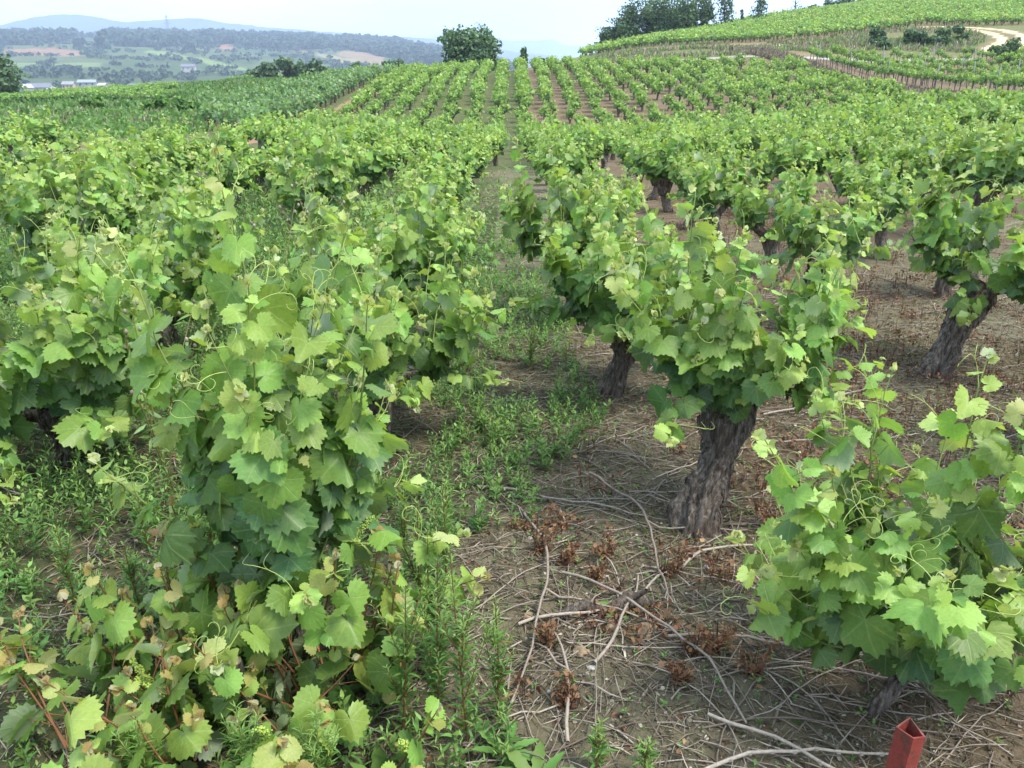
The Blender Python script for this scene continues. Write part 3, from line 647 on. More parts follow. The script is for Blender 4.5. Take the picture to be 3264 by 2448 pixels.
def rowname(k): return ('row just right of the path' if k==0 else ORD[k]+' row right of path') if k>=0 else ('row just left of the path' if k==-1 else ORD[-k-1]+' row left of path')
NV=0
place(PA,2.62,3.35,'vine mostly outside the frame, its leaves showing at the right edge',ROWG,1.0)
for k in range(-12,12):
    X0=.78+1.46*k if k>=0 else -.86+1.46*(k+1); Y0={0:7.4,-1:6.7,-2:6.5,1:7.2}.get(k,None); c=0
    if k==0: c=3
    if k==-1: c=3
    if k==-2: c=2
    if k==1: c=2
    y=Y0 if Y0 else 2.2+rn.uniform(0,1.2)
    while y<(24.5 if k>-5 else 20.0):
        x=X0+rn.normal(0,.09); yy=y+rn.normal(0,.1)
        if rn.random()<.05 and yy>8: y+=1.46; continue
        if abs(x)<.63*yy+.35 and yy>2.5 and not(k==2 and yy<5.8):
            far=yy>11; NV+=1
            place(PB if far else (PL if k<0 else PA),x,yy,'bush vine, %s from the camera, %s'%(ORD[c] if c<20 else 'farthest',rowname(k)),ROWG,(rn.uniform(.70,.98) if far else rn.uniform(.74,.9) if k in(0,-1) else rn.uniform(.86,1.2) if k<0 else rn.uniform(.74,1.14))); c+=1
        y+=1.46
# ---- the facing slope: front vines as things, all others as one far mass
SLOPE='bush vines on the facing slope'
cand=[]
ry=np.arange(34.5,84.5,1.42)
for i,X in enumerate(np.arange(MIDX0+.81,MIDX1-1.2,1.46)):
    for j,y in enumerate(ry):
        x=X+rn.normal(0,.12); yy=y+rn.normal(0,.15)
        if abs(math.degrees(math.atan2(x,yy)))>31.5: continue
        miss=(x>9 and rn.random()<.16) or rn.random()<.03
        if not miss and yy<(86.3 if x<7 else 77.5): cand.append((x,yy,i,j))
vis=[c for c in cand if c[1]>43.5]; vis.sort(key=lambda c:(c[1],c[0]))
NI=300-NV-15; front=vis[:max(0,NI)]; fs=set((c[2],c[3]) for c in front)
PC=[proto('grapevine',140+i,LO,[M_leaf2,M_cane],H=.42,rb=.08,nsh=20,L=.50,leaf=.085,skirt=4,out=.7,lm=0,rings=6,seg=6,keep=.8,sides=0) for i in range(4)]
print('near vines',NV,'slope individuals',len(front),'rest',len(cand)-len(front))
cols=sorted(set(c[2] for c in front)); cnt={}
for x,y,i,j in front:
    q=cnt.get(i,0); cnt[i]=q+1
    place(PC,x,y,'small bush vine on the facing slope, %s, in row %d from its left border'%(('lowest' if q==0 else ORD[q]+' lowest'),i+1),SLOPE,rn.uniform(.85,1.1))
def far_tpl(seed,nleaf,w,h,z0,ls,hf=0):
    """compact far crown: leaves scattered through an upright clump, with a dark stem"""
    rg=np.random.default_rng(seed); P=nrm(rg.normal(0,1,(nleaf,3)))*(rg.random((nleaf,1))**.4)*[w,w,h]
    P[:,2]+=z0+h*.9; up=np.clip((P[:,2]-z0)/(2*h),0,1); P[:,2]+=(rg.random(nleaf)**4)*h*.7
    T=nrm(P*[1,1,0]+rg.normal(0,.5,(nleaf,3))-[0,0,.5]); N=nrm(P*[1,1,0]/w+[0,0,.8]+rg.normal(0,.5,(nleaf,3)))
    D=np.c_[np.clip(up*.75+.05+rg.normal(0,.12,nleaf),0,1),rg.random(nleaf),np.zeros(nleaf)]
    return P,T,N,ls*rg.uniform(.7,1.3,nleaf),D
class Mass:
    def __init__(s,protos,mats,tpl): s.p=protos; s.mb=MB(); s.m=mats; s.tpl=tpl; s.rg=np.random.default_rng(9)
    def add(s,pts,sc=(.85,1.15),stem=None,sunk=0,age=0.):
        pts=np.asarray(pts,float); 
        if len(pts)==0: return
        z=ground(pts[:,0],pts[:,1])-sunk; w=s.rg.integers(0,len(s.p),len(pts)); a=s.rg.uniform(0,6.28,len(pts)); k=s.rg.uniform(*sc,len(pts)); br=s.rg.normal(0,.10,len(pts))
        for q,(P,T,N,ss,D) in enumerate(s.p):
            for i in np.where(w==q)[0]:
                c,sn=math.cos(a[i]),math.sin(a[i]); M=np.array([[c,sn,0],[-sn,c,0],[0,0,1]])
                DD=D.copy(); DD[:,0]=np.clip(DD[:,0]+age+br[i]*.5,0,1); DD[:,1]=np.clip(DD[:,1]+br[i],0,1)
                put(s.mb,s.tpl,(P*k[i])@M+[pts[i,0],pts[i,1],z[i]],T@M,N@M,ss*k[i],DD,0,s.rg)
        if stem: s.mb.add(*sticks(np.c_[pts[:,:2],z-.1],np.c_[pts[:,:2]+s.rg.normal(0,.05,(len(pts),2)),z+stem[0]],stem[1],stem[1]*.9,4),1,[0.1,.5,0])
    def done(s,name,label=None,kind='stuff',**k):
        o=s.mb.build(name,s.m); tag(o,kind=kind); 
        if label: tag(o,label,k.get('cat'))
        return o
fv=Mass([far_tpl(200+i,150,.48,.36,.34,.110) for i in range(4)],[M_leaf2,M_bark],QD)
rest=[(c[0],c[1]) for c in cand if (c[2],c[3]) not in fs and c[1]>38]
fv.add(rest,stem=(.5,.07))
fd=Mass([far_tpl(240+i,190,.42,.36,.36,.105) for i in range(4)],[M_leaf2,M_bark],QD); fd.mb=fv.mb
dipv=[]
for k in range(-15,17):
    X0=.74+1.46*k if k>=0 else -.66+1.46*(k+1)
    if X0<-11.5: continue
    for y in np.arange(25.2,38,1.46):
        if k<-6: continue
        dipv.append((X0+rn.normal(0,.1),y+rn.normal(0,.12)))
fd.add(dipv,stem=(.5,.07))
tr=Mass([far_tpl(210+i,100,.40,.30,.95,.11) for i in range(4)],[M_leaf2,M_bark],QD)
def rowpts(X,y0,y1,st,slope=0.):
    y=np.arange(y0,y1,st); return np.c_[X+slope*(y-y0)+rn.normal(0,.06,len(y)),y]
TR=[(28.0,42,84,),(31.3,50,87),(34.4,57,88),(37.5,60,88),(40.7,66,88),(43.9,70,88),(47,76,88),(50.2,80,90)]
for k,(X,y0,y1) in enumerate(TR):
    p=rowpts(X,y0,y1,.75)
    if k==1: p=p[(p[:,1]<58)|(p[:,1]>65)]
    if k>3: p=p[rn.random(len(p))<.8]
    tr.add(p,stem=(1.0,.035),sc=(.8,1.0) if k<2 else (.62,.92))
tr.done('trellised_vines','distant vines trained on wires in rows on the right slope',cat='vines')
# upper terraces right, rows running across the slope
up=[]
for y in np.arange(113,300,1.9):
    yo=y
    for x in np.arange(8,150,1.15):
        xx=x+rn.normal(0,.15); y2=yo+(.05*xx)+2.2*math.sin(xx*.05+1)+rn.normal(0,.12); az=math.degrees(math.atan2(xx,y2)); r=math.hypot(xx,y2)
        if az>33 or az<4.5: continue
        lim=np.interp(az,[4.5,7,10,16,23.6,33],[112,112,114,119,131,139]) ; top=np.interp(az,[4.5,8,10,16,20,23,33],[128,140,165,215,260,300,300])
        if r<lim or r>top: continue
        if seg_dist(np.array([xx]),np.array([y2]),TRACK)[0]<3.5: continue
        if rn.random()<.04+.10*(r>200): continue
        up.append((xx,y2))
up=np.array(up); print('upper',len(up))
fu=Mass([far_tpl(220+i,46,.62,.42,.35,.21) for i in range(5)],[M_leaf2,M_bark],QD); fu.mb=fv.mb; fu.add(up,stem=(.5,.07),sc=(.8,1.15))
# left field of vines beyond the scrub and the darker wedge beside the block
lf=[]
for x in np.arange(-95,-14,1.6):
    for y in np.arange(62,150,1.5):
        xx=x+rn.normal(0,.2); yy=y+rn.normal(0,.2); az=math.degrees(math.atan2(xx,yy)); r=math.hypot(xx,yy)
        if az<-33 or az>-16.2 or r<78+6*math.sin(az*.9) or r>150: continue
        if vn.fbm(np.array([xx*.07]),np.array([yy*.07]),2)[0]<.46+(.35 if az>-21 else 0): continue
        lf.append((xx,yy))
print('left',len(lf))
fu.add(lf,sc=(.55,.8),age=-.1)
fv.done('distant_vines','countless small vines filling the far terraces and the field beyond the scrub',cat='vines')
wd=[]
for x in np.arange(-26,MIDX0-.7,1.4):
    for y in np.arange(36,92,1.4):
        xx=x+rn.normal(0,.12); yy=y+rn.normal(0,.15)
        if xx<-11.5-(yy<62)*(62-yy)*.16-6.5: continue
        if math.degrees(math.atan2(xx,yy))<-19.5: continue
        wd.append((xx,yy))
fw=Mass([far_tpl(230+i,90,.5,.36,.38,.13) for i in range(4)],[M_leaf3,M_bark],QD); fw.add(wd,stem=(.5,.07)); fw.done('dusky_vines','dense block of blue-green vines left of the bare red strip',cat='vines')
print('wedge',len(wd))
exec_rest=True

# ------------------------------------------------------------------ scrub, dry grass on far ground (uncountable cover)
def blades(pts,h,w,mb,age=(0,1),mi=0,rg=np.random.default_rng(4),lean=.35,n=1,tpl=NA,red=0.):
    pts=np.repeat(np.asarray(pts,float),n,0); k=len(pts); z=ground(pts[:,0],pts[:,1])
    T=nrm(np.c_[rg.normal(0,lean,(k,2)),np.ones(k)]); N=nrm(rg.normal(0,1,(k,3))*[1,1,.2]); s=h*rg.uniform(.5,1.3,k)
    put(mb,tpl,np.c_[pts,z-.01],T,N,s,np.c_[rg.uniform(*age,k),rg.random(k),np.full(k,red)],mi,rg,np.full(k,w))
rs=np.random.default_rng(21)
def scatter(n,x0,x1,y0,y1,test=None):
    P=np.c_[rs.uniform(x0,x1,n),rs.uniform(y0,y1,n)]
    if test is not None: P=P[test(P[:,0],P[:,1])]
    return P
sc=MB()
P=scatter(30000,-100,-11,34,160,lambda x,y:(np.degrees(np.arctan2(x,y))>-33)&(x<-12-np.clip(62-y,0,60)*.1)&~((np.degrees(np.arctan2(x,y))>-19.5)&(x>-19-np.clip(62-y,0,60)*.16)&(y<92)))
P=P[vn.fbm(P[:,0]*.16+7,P[:,1]*.16+2,3)>.44]
blades(P,.42,2.2,sc,(.0,.6),n=2,lean=.6)
P=scatter(60000,-75,-11,24,90,lambda x,y:(np.degrees(np.arctan2(x,y))>-33)&(x<-11-np.clip(62-y,0,60)*.1)&~((np.degrees(np.arctan2(x,y))>-19.5)&(x>-19-np.clip(62-y,0,60)*.16)&(y<92)))
blades(P,.22,3.0,sc,(.1,.75),n=2,lean=.9)
tag(sc.build('scrub_growth',[M_weed]),'rough green weeds and low scrub on the unplanted ground left of the slope','scrub',kind='stuff')
dg=MB()
P=scatter(9000,24.4,27.6,30,97); blades(P,.45,.9,dg,(.0,.7),n=3)
P=scatter(12000,8,62,90,118,lambda x,y:(np.hypot(x,y)<np.interp(np.degrees(np.arctan2(x,y)),[4,16,23,33],[112,118,130,138]))&(seg_dist(x,y,TRACK)>2.6)&(np.abs(y-ROADY)>1.3)&(vn.fbm(x*.1,y*.1,3)>.4)); P2=P[::3]; blades(P[1::2],.5,1.0,dg,(.2,.9),n=3)
gb=MB(); blades(P2,.5,1.2,gb,(.2,.9),n=3)
P=scatter(9000,-90,-12,36,140,lambda x,y:(vn.fbm(x*.16+7,y*.16+2,3)<.5)&(np.degrees(np.arctan2(x,y))<-17)); blades(P[::2],.34,.8,dg,(.1,.8),n=4,lean=.6)
tag(gb.build('bank_grass',[M_weed]),'green grass growing through the dry grass on the bank','grass',kind='stuff')
tag(dg.build('dry_grass',[M_straw]),'tall dry grass on the bank between the road, the terraces and the wired rows','grass',kind='stuff')

# ------------------------------------------------------------------ trees
def tree(name,loc,h,w,seed,label,cat='tree',group=None,mt=None,nl=1500,ls=.32,shape='round',lobes=9,trunk_r=.12,base=.25):
    rg=np.random.default_rng(seed); root=empty(name,loc); tag(root,label,cat,group)
    tb=MB(); P=np.array([[0,0,-.3],[.02*h*rg.normal(),0,h*.25],[.03*h*rg.normal(),.02*h,h*.5],[0,0,h*.8]])
    tb.add(*tube(P,np.array([1.3,1,.7,.25])*trunk_r,8))
    L=[]; cb=MB()
    for k in range(lobes):
        if shape=='round': f=rg.uniform(0,6.28); q=rg.uniform(.1,1)**.5; c=np.array([math.cos(f)*q*w*.34,math.sin(f)*q*w*.34,h*(base+.16+(1-base-.26)*rg.random())]); c[2]-=q*h*.10; rad=w*rg.uniform(.17,.27)
        elif shape=='tall': t=k/lobes; c=np.array([rg.normal(0,w*.12),rg.normal(0,w*.12),h*(base+(1-base)*t)]); rad=w*.34*(1-.75*t)*rg.uniform(.8,1.2)+.05
        elif shape=='spray': f=rg.uniform(0,6.28); q=rg.random(); c=np.array([math.cos(f)*q*w*.4,math.sin(f)*q*w*.4,h*rg.uniform(base,.72)]); rad=w*rg.uniform(.16,.24)
        L.append((c,rad)); tb.add(*sticks([P[1]],[c],trunk_r*.45,trunk_r*.12,5))
    for c,rad in L:
        n=nl//lobes; d=nrm(rg.normal(0,1,(n,3))); rr=rad*rg.uniform(.35,1.0,(n,1))**.5*(1+.25*np.sin(d[:,:1]*5+c[0])+.2*np.sin(d[:,2:]*6+c[1]))
        Q=c+d*rr*[1,1,.85 if shape!='tall' else 1.5]
        if shape=='spray':                       # upright wispy shoots at the top
            m=rg.random(n)<.22; Q[m]=c+np.c_[rg.normal(0,rad*.35,(m.sum(),2)),rg.random(m.sum())**1.2*(h*1.02-c[2])]
        N=nrm(d+[0,0,.5]+rg.normal(0,.5,(n,3))); put(cb,QD if ls>.2 else LO,Q,nrm(rg.normal(0,1,(n,3))+1e-4),N,ls*rg.uniform(.6,1.3,n),
            np.c_[np.clip(.45+rg.normal(0,.2,n),0,1),rg.random(n),np.zeros(n)],0,rg)
    t=tb.build('trunk',[M_bark2],root); c=cb.build('crown',[mt or M_tree],root); adopt(root,t,c); return root
def at(az,r): x,y=bearing(az,r); return (x,y,gz(x,y))
BT='trees standing on the skyline'
tree('oak_tree',(*bearing(-2.35,118)[:2],gz(*bearing(-2.35,118))-.4),5.7,9.2,1,'big round dark green tree standing alone at the end of the vine rows',nl=11000,ls=.30,lobes=34,trunk_r=.28,base=-.06,group=BT)
tree('sapling',at(.75,92),2.1,1.1,2,'thin young tree just right of the big round tree','tree',nl=260,ls=.20,shape='tall',lobes=5,trunk_r=.03,base=.3)
tree('hedge_bush',at(2.1,92),1.0,2.2,3,'low bush at the top of the rows right of the thin young tree','bush',nl=300,ls=.2,lobes=4,trunk_r=.03,base=0)
tree('round_tree',at(-7.6,170),5.2,4.4,4,'small rounded dark tree behind the vines, nearer the big tree',nl=1600,ls=.3,lobes=9,base=0,group='small trees behind the crest')
tree('round_tree',at(-10.1,170),4.9,4.6,5,'small rounded tree behind the vines, further left beside the leafy grove',nl=1600,ls=.3,lobes=9,base=0,group='small trees behind the crest')
for k,(az,h,w) in enumerate([(-15.9,5.6,9),(-14.9,7.2,9),(-13.9,7.2,10),(-12.9,8,10),(-12.1,6.8,9),(-11.5,5.8,8)]):
    h*=.95; w*=.72; x,y=bearing(az,215); tree('grove_tree',(x,y,gz(x,y)-.3),h,w,30+k,'%s tree in the leafy grove beyond the scrub, counted from the left'%['first','second','third','fourth','fifth','last'][k],nl=1100,ls=.6,lobes=9,trunk_r=.2,base=0,group='leafy grove beyond the scrub')
tree('grove_tree',at(-17.0,420),13,9,37,'lone dark pointed tree left of the leafy grove',nl=700,ls=.8,lobes=7,base=0)
tree('walnut_tree',at(-30.6,150),6.0,9.5,38,'bright green tree cropped by the left edge',nl=2600,ls=.4,lobes=14,base=0)
# ridge trees right of centre
SK='grey-green wispy trees on the right skyline'
rt=np.random.default_rng(12)
lab=['leftmost','second','third','fourth','fifth','sixth','seventh','eighth','ninth','rightmost']
for k in range(10):
    az=6.15+k*.66; r=168+rt.uniform(-4,4); hh=.9*[4.6,6.2,7.6,8.0,7.8,7.6,7.9,7.4,7.2,6.8][k]
    x,y=bearing(az,r); tree('thicket_tree',(x,y,gz(x,y)-.2),hh,[4.6,5.4,6,6,5.6,5.6,5.4,5.2,4.8,4][k],50+k,'%s tree, from the left, of the dense thicket on the skyline'%lab[k],nl=3000,ls=.26,shape='spray',lobes=16,trunk_r=.09,base=.08,group=SK,mt=M_tree)
tree('conifer',at(13.3,175),7.2,5.4,61,'tall pointed tree right of the skyline thicket',nl=1500,ls=.24,shape='tall',lobes=11,trunk_r=.12,base=.02)
tree('conifer',at(14.35,178),3.4,1.4,64,'slim little tree between the two pointed skyline trees',nl=200,ls=.2,shape='tall',lobes=5,trunk_r=.05,base=.05)
tree('conifer',at(15.3,182),6.0,4.4,62,'shorter pointed tree further right on the skyline',nl=1100,ls=.24,shape='tall',lobes=9,trunk_r=.1,base=.02)
def bare_tree(loc,seed,label):
    rg=np.random.default_rng(seed); root=empty('bare_tree',loc); tag(root,label,'tree'); tb=MB(); tb.add(*poly_sticks([[0,0,-.3],[.2,0,1.5],[.1,0,3.2]],.16,.08,6))
    for k in range(9):
        s=np.array([.1,0,rg.uniform(1,3)]); e=s+nrm([rg.normal(0,1),rg.normal(0,.6),.7])*rg.uniform(.9,1.8); tb.add(*sticks([s],[e],.07,.02,5))
    tb.build('trunk',[M_bark2],root); cb=MB(); n=160; put(cb,QD,np.c_[rg.normal(.5,.9,n),rg.normal(0,.6,n),rg.uniform(.2,2,n)],rg.normal(0,1,(n,3)),rg.normal(0,1,(n,3)),.2,[.4,.5,0],0,rg); cb.build('crown',[M_tree],root)
bare_tree(at(17.35,205),5,'half bare tree with stubby limbs on the right skyline')
for k,(az,r,h,w) in enumerate([(18.5,214,2.2,3.2),(19.3,216,2.6,3.6),(20.3,220,3.6,4.4),(21.1,224,3.4,4.2),(19.9,217,2.6,3.4)]):
    tree('shrub',at(az,r),h,w,70+k,'%s bush along the top of the right hill'%['leftmost','second','rounded tallest','rightmost','middle low'][k],'bush',nl=500,ls=.3,lobes=6,trunk_r=.05,base=0,group='bushes along the top of the right hill')
BK='bushes on the grassy bank'
for k,(az,r,h,w,l) in enumerate([(22.2,112,2.6,2.6,'tall dark bush on the grassy bank above the wired vine rows'),(22.6,108,1.6,1.8,'low bush at the foot of the tall dark bush'),(24.1,112,1.9,2.4,'dark bush right of the tall bush on the grassy bank'),(24.9,112,2.0,2.6,'middle bush on the grassy bank left of the sandy track'),(25.8,113,2.1,2.4,'bush nearest the sandy track on its left'),(26.7,116,2.0,2.2,'pale flowering bush below the upper terrace near the track')]):
    tree('shrub',at(az,r),h,w,80+k,l,'bush',nl=600,ls=.17,lobes=6,trunk_r=.04,base=0,group=BK)
tree('shrub',at(29.0,96),2.0,3.0,88,'rounded bush standing below the sandy track','bush',nl=700,ls=.17,lobes=6,trunk_r=.04,base=0,group=BK)
for k,(az,r) in enumerate([(-22.5,60),(-15.0,74),(-14.2,80),(-20.5,58),(-25.5,66)]):
    tree('shrub',at(az,r),.9,2.0,95+k,['brownish shrub in the scrub left of centre','twiggy pale shrub near the top of the scrub','small shrub beside the dusky vines','dark low shrub in the nearer scrub','brown shrub far left in the scrub'][k],'bush',mt=M_weed,nl=420,ls=.16,lobes=6,trunk_r=.03,base=0,group='shrubs in the scrub')
# far woods on the valley side and hedges/trees in the valley
def wood(name,pts,h,w,nl,ls,mt,label,seed=1):
    rg=np.random.default_rng(seed); mb=MB(); pts=np.asarray(pts); z=ground(pts[:,0],pts[:,1]); n=len(pts)
    H=h*rg.uniform(.6,1.25,n); d=nrm(rg.normal(0,1,(n,nl,3))); rr=rg.uniform(.5,1,(n,nl,1)); Q=d*rr*np.stack([w*.5*np.ones(n),w*.5*np.ones(n),H*.38],1)[:,None]
    Q[:,:,2]+=(H*.62)[:,None]; Q+=np.c_[pts,z][:,None]
    put(mb,QD,Q.reshape(-1,3),rg.normal(0,1,(n*nl,3)),nrm(d.reshape(-1,3)+[0,0,.4]+rg.normal(0,.4,(n*nl,3))),ls*rg.uniform(.6,1.3,n*nl),np.c_[np.clip(rg.normal(.45,.2,n*nl),0,1),rg.random(n*nl),np.zeros(n*nl)],0,rg)
    mb.add(*sticks(np.c_[pts,z-1],np.c_[pts,z+H*.5],w*.04,w*.03,4),1,[0,.5,0])
    tag(mb.build(name,[mt,M_bark2]),label,'trees',kind='stuff')
def farpts(n,a0,a1,r0,r1,test=None,seed=1):
    rg=np.random.default_rng(seed); a=rg.uniform(a0,a1,n); r=rg.uniform(r0,r1,n); x=r*np.sin(np.radians(a)); y=r*np.cos(np.radians(a))
    m=np.ones(n,bool) if test is None else test(a,r,x,y); return np.c_[x,y][m]
def infield(x,y): return np.any([poly_in(x,y,P) for _,P in FIELDS],0)
def wt(a,r,x,y):
    lo=np.interp(a,[-34,-29,-27,-25.6,-24.6,-23.8,-21,-19,-17,-14,-11,-8,-5,-3,0],[2050,2100,2200,2480,2560,2000,1980,2080,2100,2000,2150,1900,1700,1600,1400])
    gap=((a>-26.0)&(a<-24.4)&(r<2760)); return (r>lo)&(r<2900)&~gap&~infield(x,y)&(vn.fbm(x*.008,y*.008,3)>.30)
wood('distant_wood',farpts(10500,-34,0,1500,2900,wt),21,22,30,6.2,M_pine,'dark wood covering the ridge across the valley')
wood('valley_trees',farpts(3400,-34,-3,900,2300,lambda a,r,x,y:~infield(x,y)&((vn.fbm(x*.012+8,y*.02,3)>.52)),3),6.5,12,14,3.2,M_pine,'scattered dark trees and hedges across the valley fields',3)
for k,(az,r,h,w) in enumerate([(-24.7,1900,34,32),(-20.0,1800,20,26),(-25.9,2000,20,20)]):
    x,y=bearing(az,r); tree('copse_tree',(x,y,gz(x,y)-2),h,w,140+k,['broad dark tree clump below the ridge in the valley','dark round tree in the pale green valley fields','dark tree beside the ploughed red field'][k],nl=700,ls=5,lobes=8,trunk_r=1,base=0,mt=M_pine,group='large dark trees in the valley')

# ------------------------------------------------------------------ valley buildings, pylon, trellis posts, road
def house(az,r,w,d,h,rh,wall,roofc,label,rz=0.3,lift=0,wins=3,hip=False):
    x,y=bearing(az,r); root=empty('house',(x,y,gz(x,y)+lift-(2.6 if lift>4 else 0)),rz); tag(root,label,'house','buildings in the valley')
    mw=simple('wall_'+str(round(az,1)),wall,tuple(c*.9 for c in wall),.5); mr=simple('roof_'+str(round(az,1)),roofc,tuple(c*.8 for c in roofc),1)
    b=MB(); b.add(*box((0,0,h/2-2),(w,d,h+4))); 
    V=np.array([[-w/2,-d/2,h],[-w/2,d/2,h],[-w/2,0,h+rh-.4]]); b.add(V,[[0,1,2]]); b.add(V*[-1,1,1],[[0,2,1]])
    b.build('wall',[mw],root,False)
    m=MB(); e=.6
    for s in(-1,1):
        A=np.array([[-w/2-e,s*(d/2+e),h-.3],[w/2+e,s*(d/2+e),h-.3],[w/2+e,0,h+rh],[-w/2-e,0,h+rh]]); m.add(np.r_[A,A+[0,0,.35]],[[0,1,2],[0,2,3],[4,6,5],[4,7,6],[0,4,5],[0,5,1],[3,2,6],[3,6,7],[0,3,7],[0,7,4],[1,5,6],[1,6,2]])
    rf=m.build('roof',[mr],root,False)
    c=MB(); c.add(*box((w*.22,d*.12,h+rh*.8),(1,1,2.2))); c.build('chimney',[mw],rf,False)
    for k in range(wins):
        q=MB(); q.add(*box(((k+.5)/wins*w-w/2,-d/2-.05,h*.55),(1.2,.16,1.6))); q.build('window',[M_win],root,False)
    q=MB(); q.add(*box((-w*.38,-d/2-.05,1.1),(1.2,.2,2.2))); q.build('door',[M_win],root,False)
M_win=simple('dark_window',(.03,.035,.04),(.05,.055,.06),1,.2,.5)
W_=(.34,.33,.31)
house(-29.0,820,8,7,6.0,2.6,W_,(.35,.33,.3),'small white house with its gable showing at the far left',.9,8.0)
house(-27.7,850,7,6,3.5,1.6,(.6,.66,.72),(.35,.40,.46),'low pale blue shed in the valley',.1,7.5)
house(-26.8,880,9,10,4,2.2,(.5,.35,.25),(.25,.24,.25),'low brown house left of the grey warehouse',.2,8.5)
house(-25.8,900,15,10,3.4,2,(.30,.31,.32),(.26,.28,.30),'long grey warehouse with a pale roof in the valley',.25,9)
house(-25.0,880,6,8,3.5,1.5,W_,(.5,.5,.5),'small white shed right of the grey warehouse',0,8)
house(-23.2,780,10,9,6.6,2.8,(.62,.36,.10),(.16,.16,.19),'large ochre house with a dark slate roof in the valley',.5,8.3)
house(-21.8,820,12,10,3.6,2.2,(.55,.48,.42),(.20,.19,.21),'low house with dark roof right of the ochre house',.1,8.4)
house(-18.1,830,11,7,3.8,1.0,(.42,.44,.46),(.34,.36,.38),'bright white flat-roofed shed near the grove',.05,8.6)
house(-18.8,820,7,8,4.4,1.6,(.35,.36,.40),(.25,.26,.30),'small grey house beside the white shed',.3,8.0)
house(-20.1,1230,17,14,5,3,(.4,.38,.36),(.16,.16,.18),'isolated farmhouse with dark roof among the valley fields',.2,2)
house(-28.3,860,20,12,4,3.2,(.4,.36,.33),(.17,.17,.2),'row house with long dark roof behind the white gable',.05,8.2)
house(-20.7,830,18,12,3.4,2.2,(.45,.42,.4),(.18,.18,.20),'long low house with dark roof between the ochre house and white shed',.0,8.2)
def pylon():
    x,y=bearing(-21.0,2700); root=empty('power_pylon',(x,y,gz(x,y))); tag(root,'faint lattice power pylon on the wooded ridge in front of the mountains','pylon')
    m=MB(); H=62; a=[(s*5,t*5,0) for s in(-1,1) for t in(-1,1)]; b=[(s*.8,t*.8,H) for s in(-1,1) for t in(-1,1)]
    m.add(*sticks(a,b,.45,.3,4))
    for k in range(8):
        z=k*H/8; z2=z+H/8; w=5-4.2*k/8; w2=5-4.2*(k+1)/8
        m.add(*sticks([(-w,-w,z),(w,-w,z),(-w,w,z),(w,w,z)],[(w2,-w2,z2),(-w2,-w2,z2),(w2,w2,z2),(-w2,w2,z2)],.2,.2,3))
    m.build('tower',[M_steel],root)
    for z,w in((40,11),(48,9),(56,7)):
        q=MB(); q.add(*sticks([(-w,0,z),(-w,0,z),(w,0,z)],[(w,0,z),(0,0,z+2.5),(0,0,z+2.5)],.4,.3,4)); q.build('cross_arm',[M_steel],root)
pylon()
# posts of the wired rows
pm=MB(); pm.add(*tube([[0,0,-.2],[0,0,1.0],[.01,0,1.95]],[.032,.032,.030],8)); POST=pm.mesh('trellis_post',[M_steel]); first=True
for k,(X,y0,y1) in enumerate(TR[:6]):
    for j,y in enumerate(np.arange(y0+1.4+k*.8,y1,7.5)):
        x=X+.05; o=bpy.data.objects.new('trellis_post',POST); C.objects.link(o); o.location=V3(x,y); o.rotation_euler=(rn.normal(0,.03),rn.normal(0,.05),0)
        tag(o,'grey trellis post, %s from the camera in the %s wired row from the bare strip'%(ORD[j],['nearest','second','third','fourth','fifth','sixth'][k]),'post','grey posts of the wired vine rows')

# ------------------------------------------------------------------ near ground: litter, twigs, weeds
ri=np.random.default_rng(5)
def inview(x,y,m=.25): return (np.abs(x)<.64*y+m)&(y>1.2)
def nearpts(n,ymax,power=1.0,x0=None,x1=None,ymin=1.35):
    y=ymin+(ymax-ymin)*ri.random(n)**power; x=(ri.random(n)*2-1)*(.64*y+.25)
    P=np.c_[x,y]
    if x0 is not None: P=P[(P[:,0]>x0)&(P[:,0]<x1)]
    return P
def cane(rg,x,y,L,f,r=.0042,lift=.012,seg=.05,kink=.16):
    n=max(2,int(L/seg)); Q=[(x,y)]; a=f; turn=rg.normal(0,.035)
    for k in range(n):
        a+=turn+rg.normal(0,kink*.55); Q.append((Q[-1][0]+math.cos(a)*L/n,Q[-1][1]+math.sin(a)*L/n))
    Q=np.array(Q); z=ground(Q[:,0],Q[:,1])+r+lift*(.3+rg.random())*np.sin(np.linspace(.2,3.0,n+1))+rg.uniform(0,.006)
    return np.c_[Q,z]
tw=MB()
def add_cane(mb,rg,P,r0,r1,D,sides=6,branch=True):
    mb.add(*poly_sticks(P,r0,r1,sides),0,D)
    k=range(1,len(P)-1); K=P[list(k)]
    if len(K): 
        d=np.full((len(K),3),0.); d[:,2]=r0*.6; mb.add(*sticks(K-d,K+d,r0*1.35,r0*1.3,5),0,D)      # swollen nodes
    if branch and len(P)>5 and rg.random()<.5:
        i=rg.integers(2,len(P)-2); dd=P[i+1]-P[i]; a=math.atan2(dd[1],dd[0])+rg.choice([-1,1])*rg.uniform(.5,1.1); Q=cane(rg,P[i][0],P[i][1],rg.uniform(.06,.22),a); Q[:,2]+=.004; Q[0]=P[i]; mb.add(*poly_sticks(Q,r0*.7,r1*.6,5),0,D)
PP=nearpts(5200,9,.78); 
for x,y in PP:
    dens=.95 if x>-.25 else .35
    if vn.fbm(np.array([x*.8+4]),np.array([y*.8]),2)[0]<.30: dens*=.4
    if ri.random()>dens: continue
    L=ri.choice([ri.uniform(.06,.25),ri.uniform(.25,.8)],p=[.72,.28]); r=ri.uniform(.0010,.0034)
    f=ri.normal(0,.7) if ri.random()<.6 else ri.uniform(0,6.28)
    add_cane(tw,ri,cane(ri,x,y,L,f,r),r,r*.6,[np.clip(ri.normal(.5,.22),0,1),.5,0],5 if y<4 else 3,y<5)
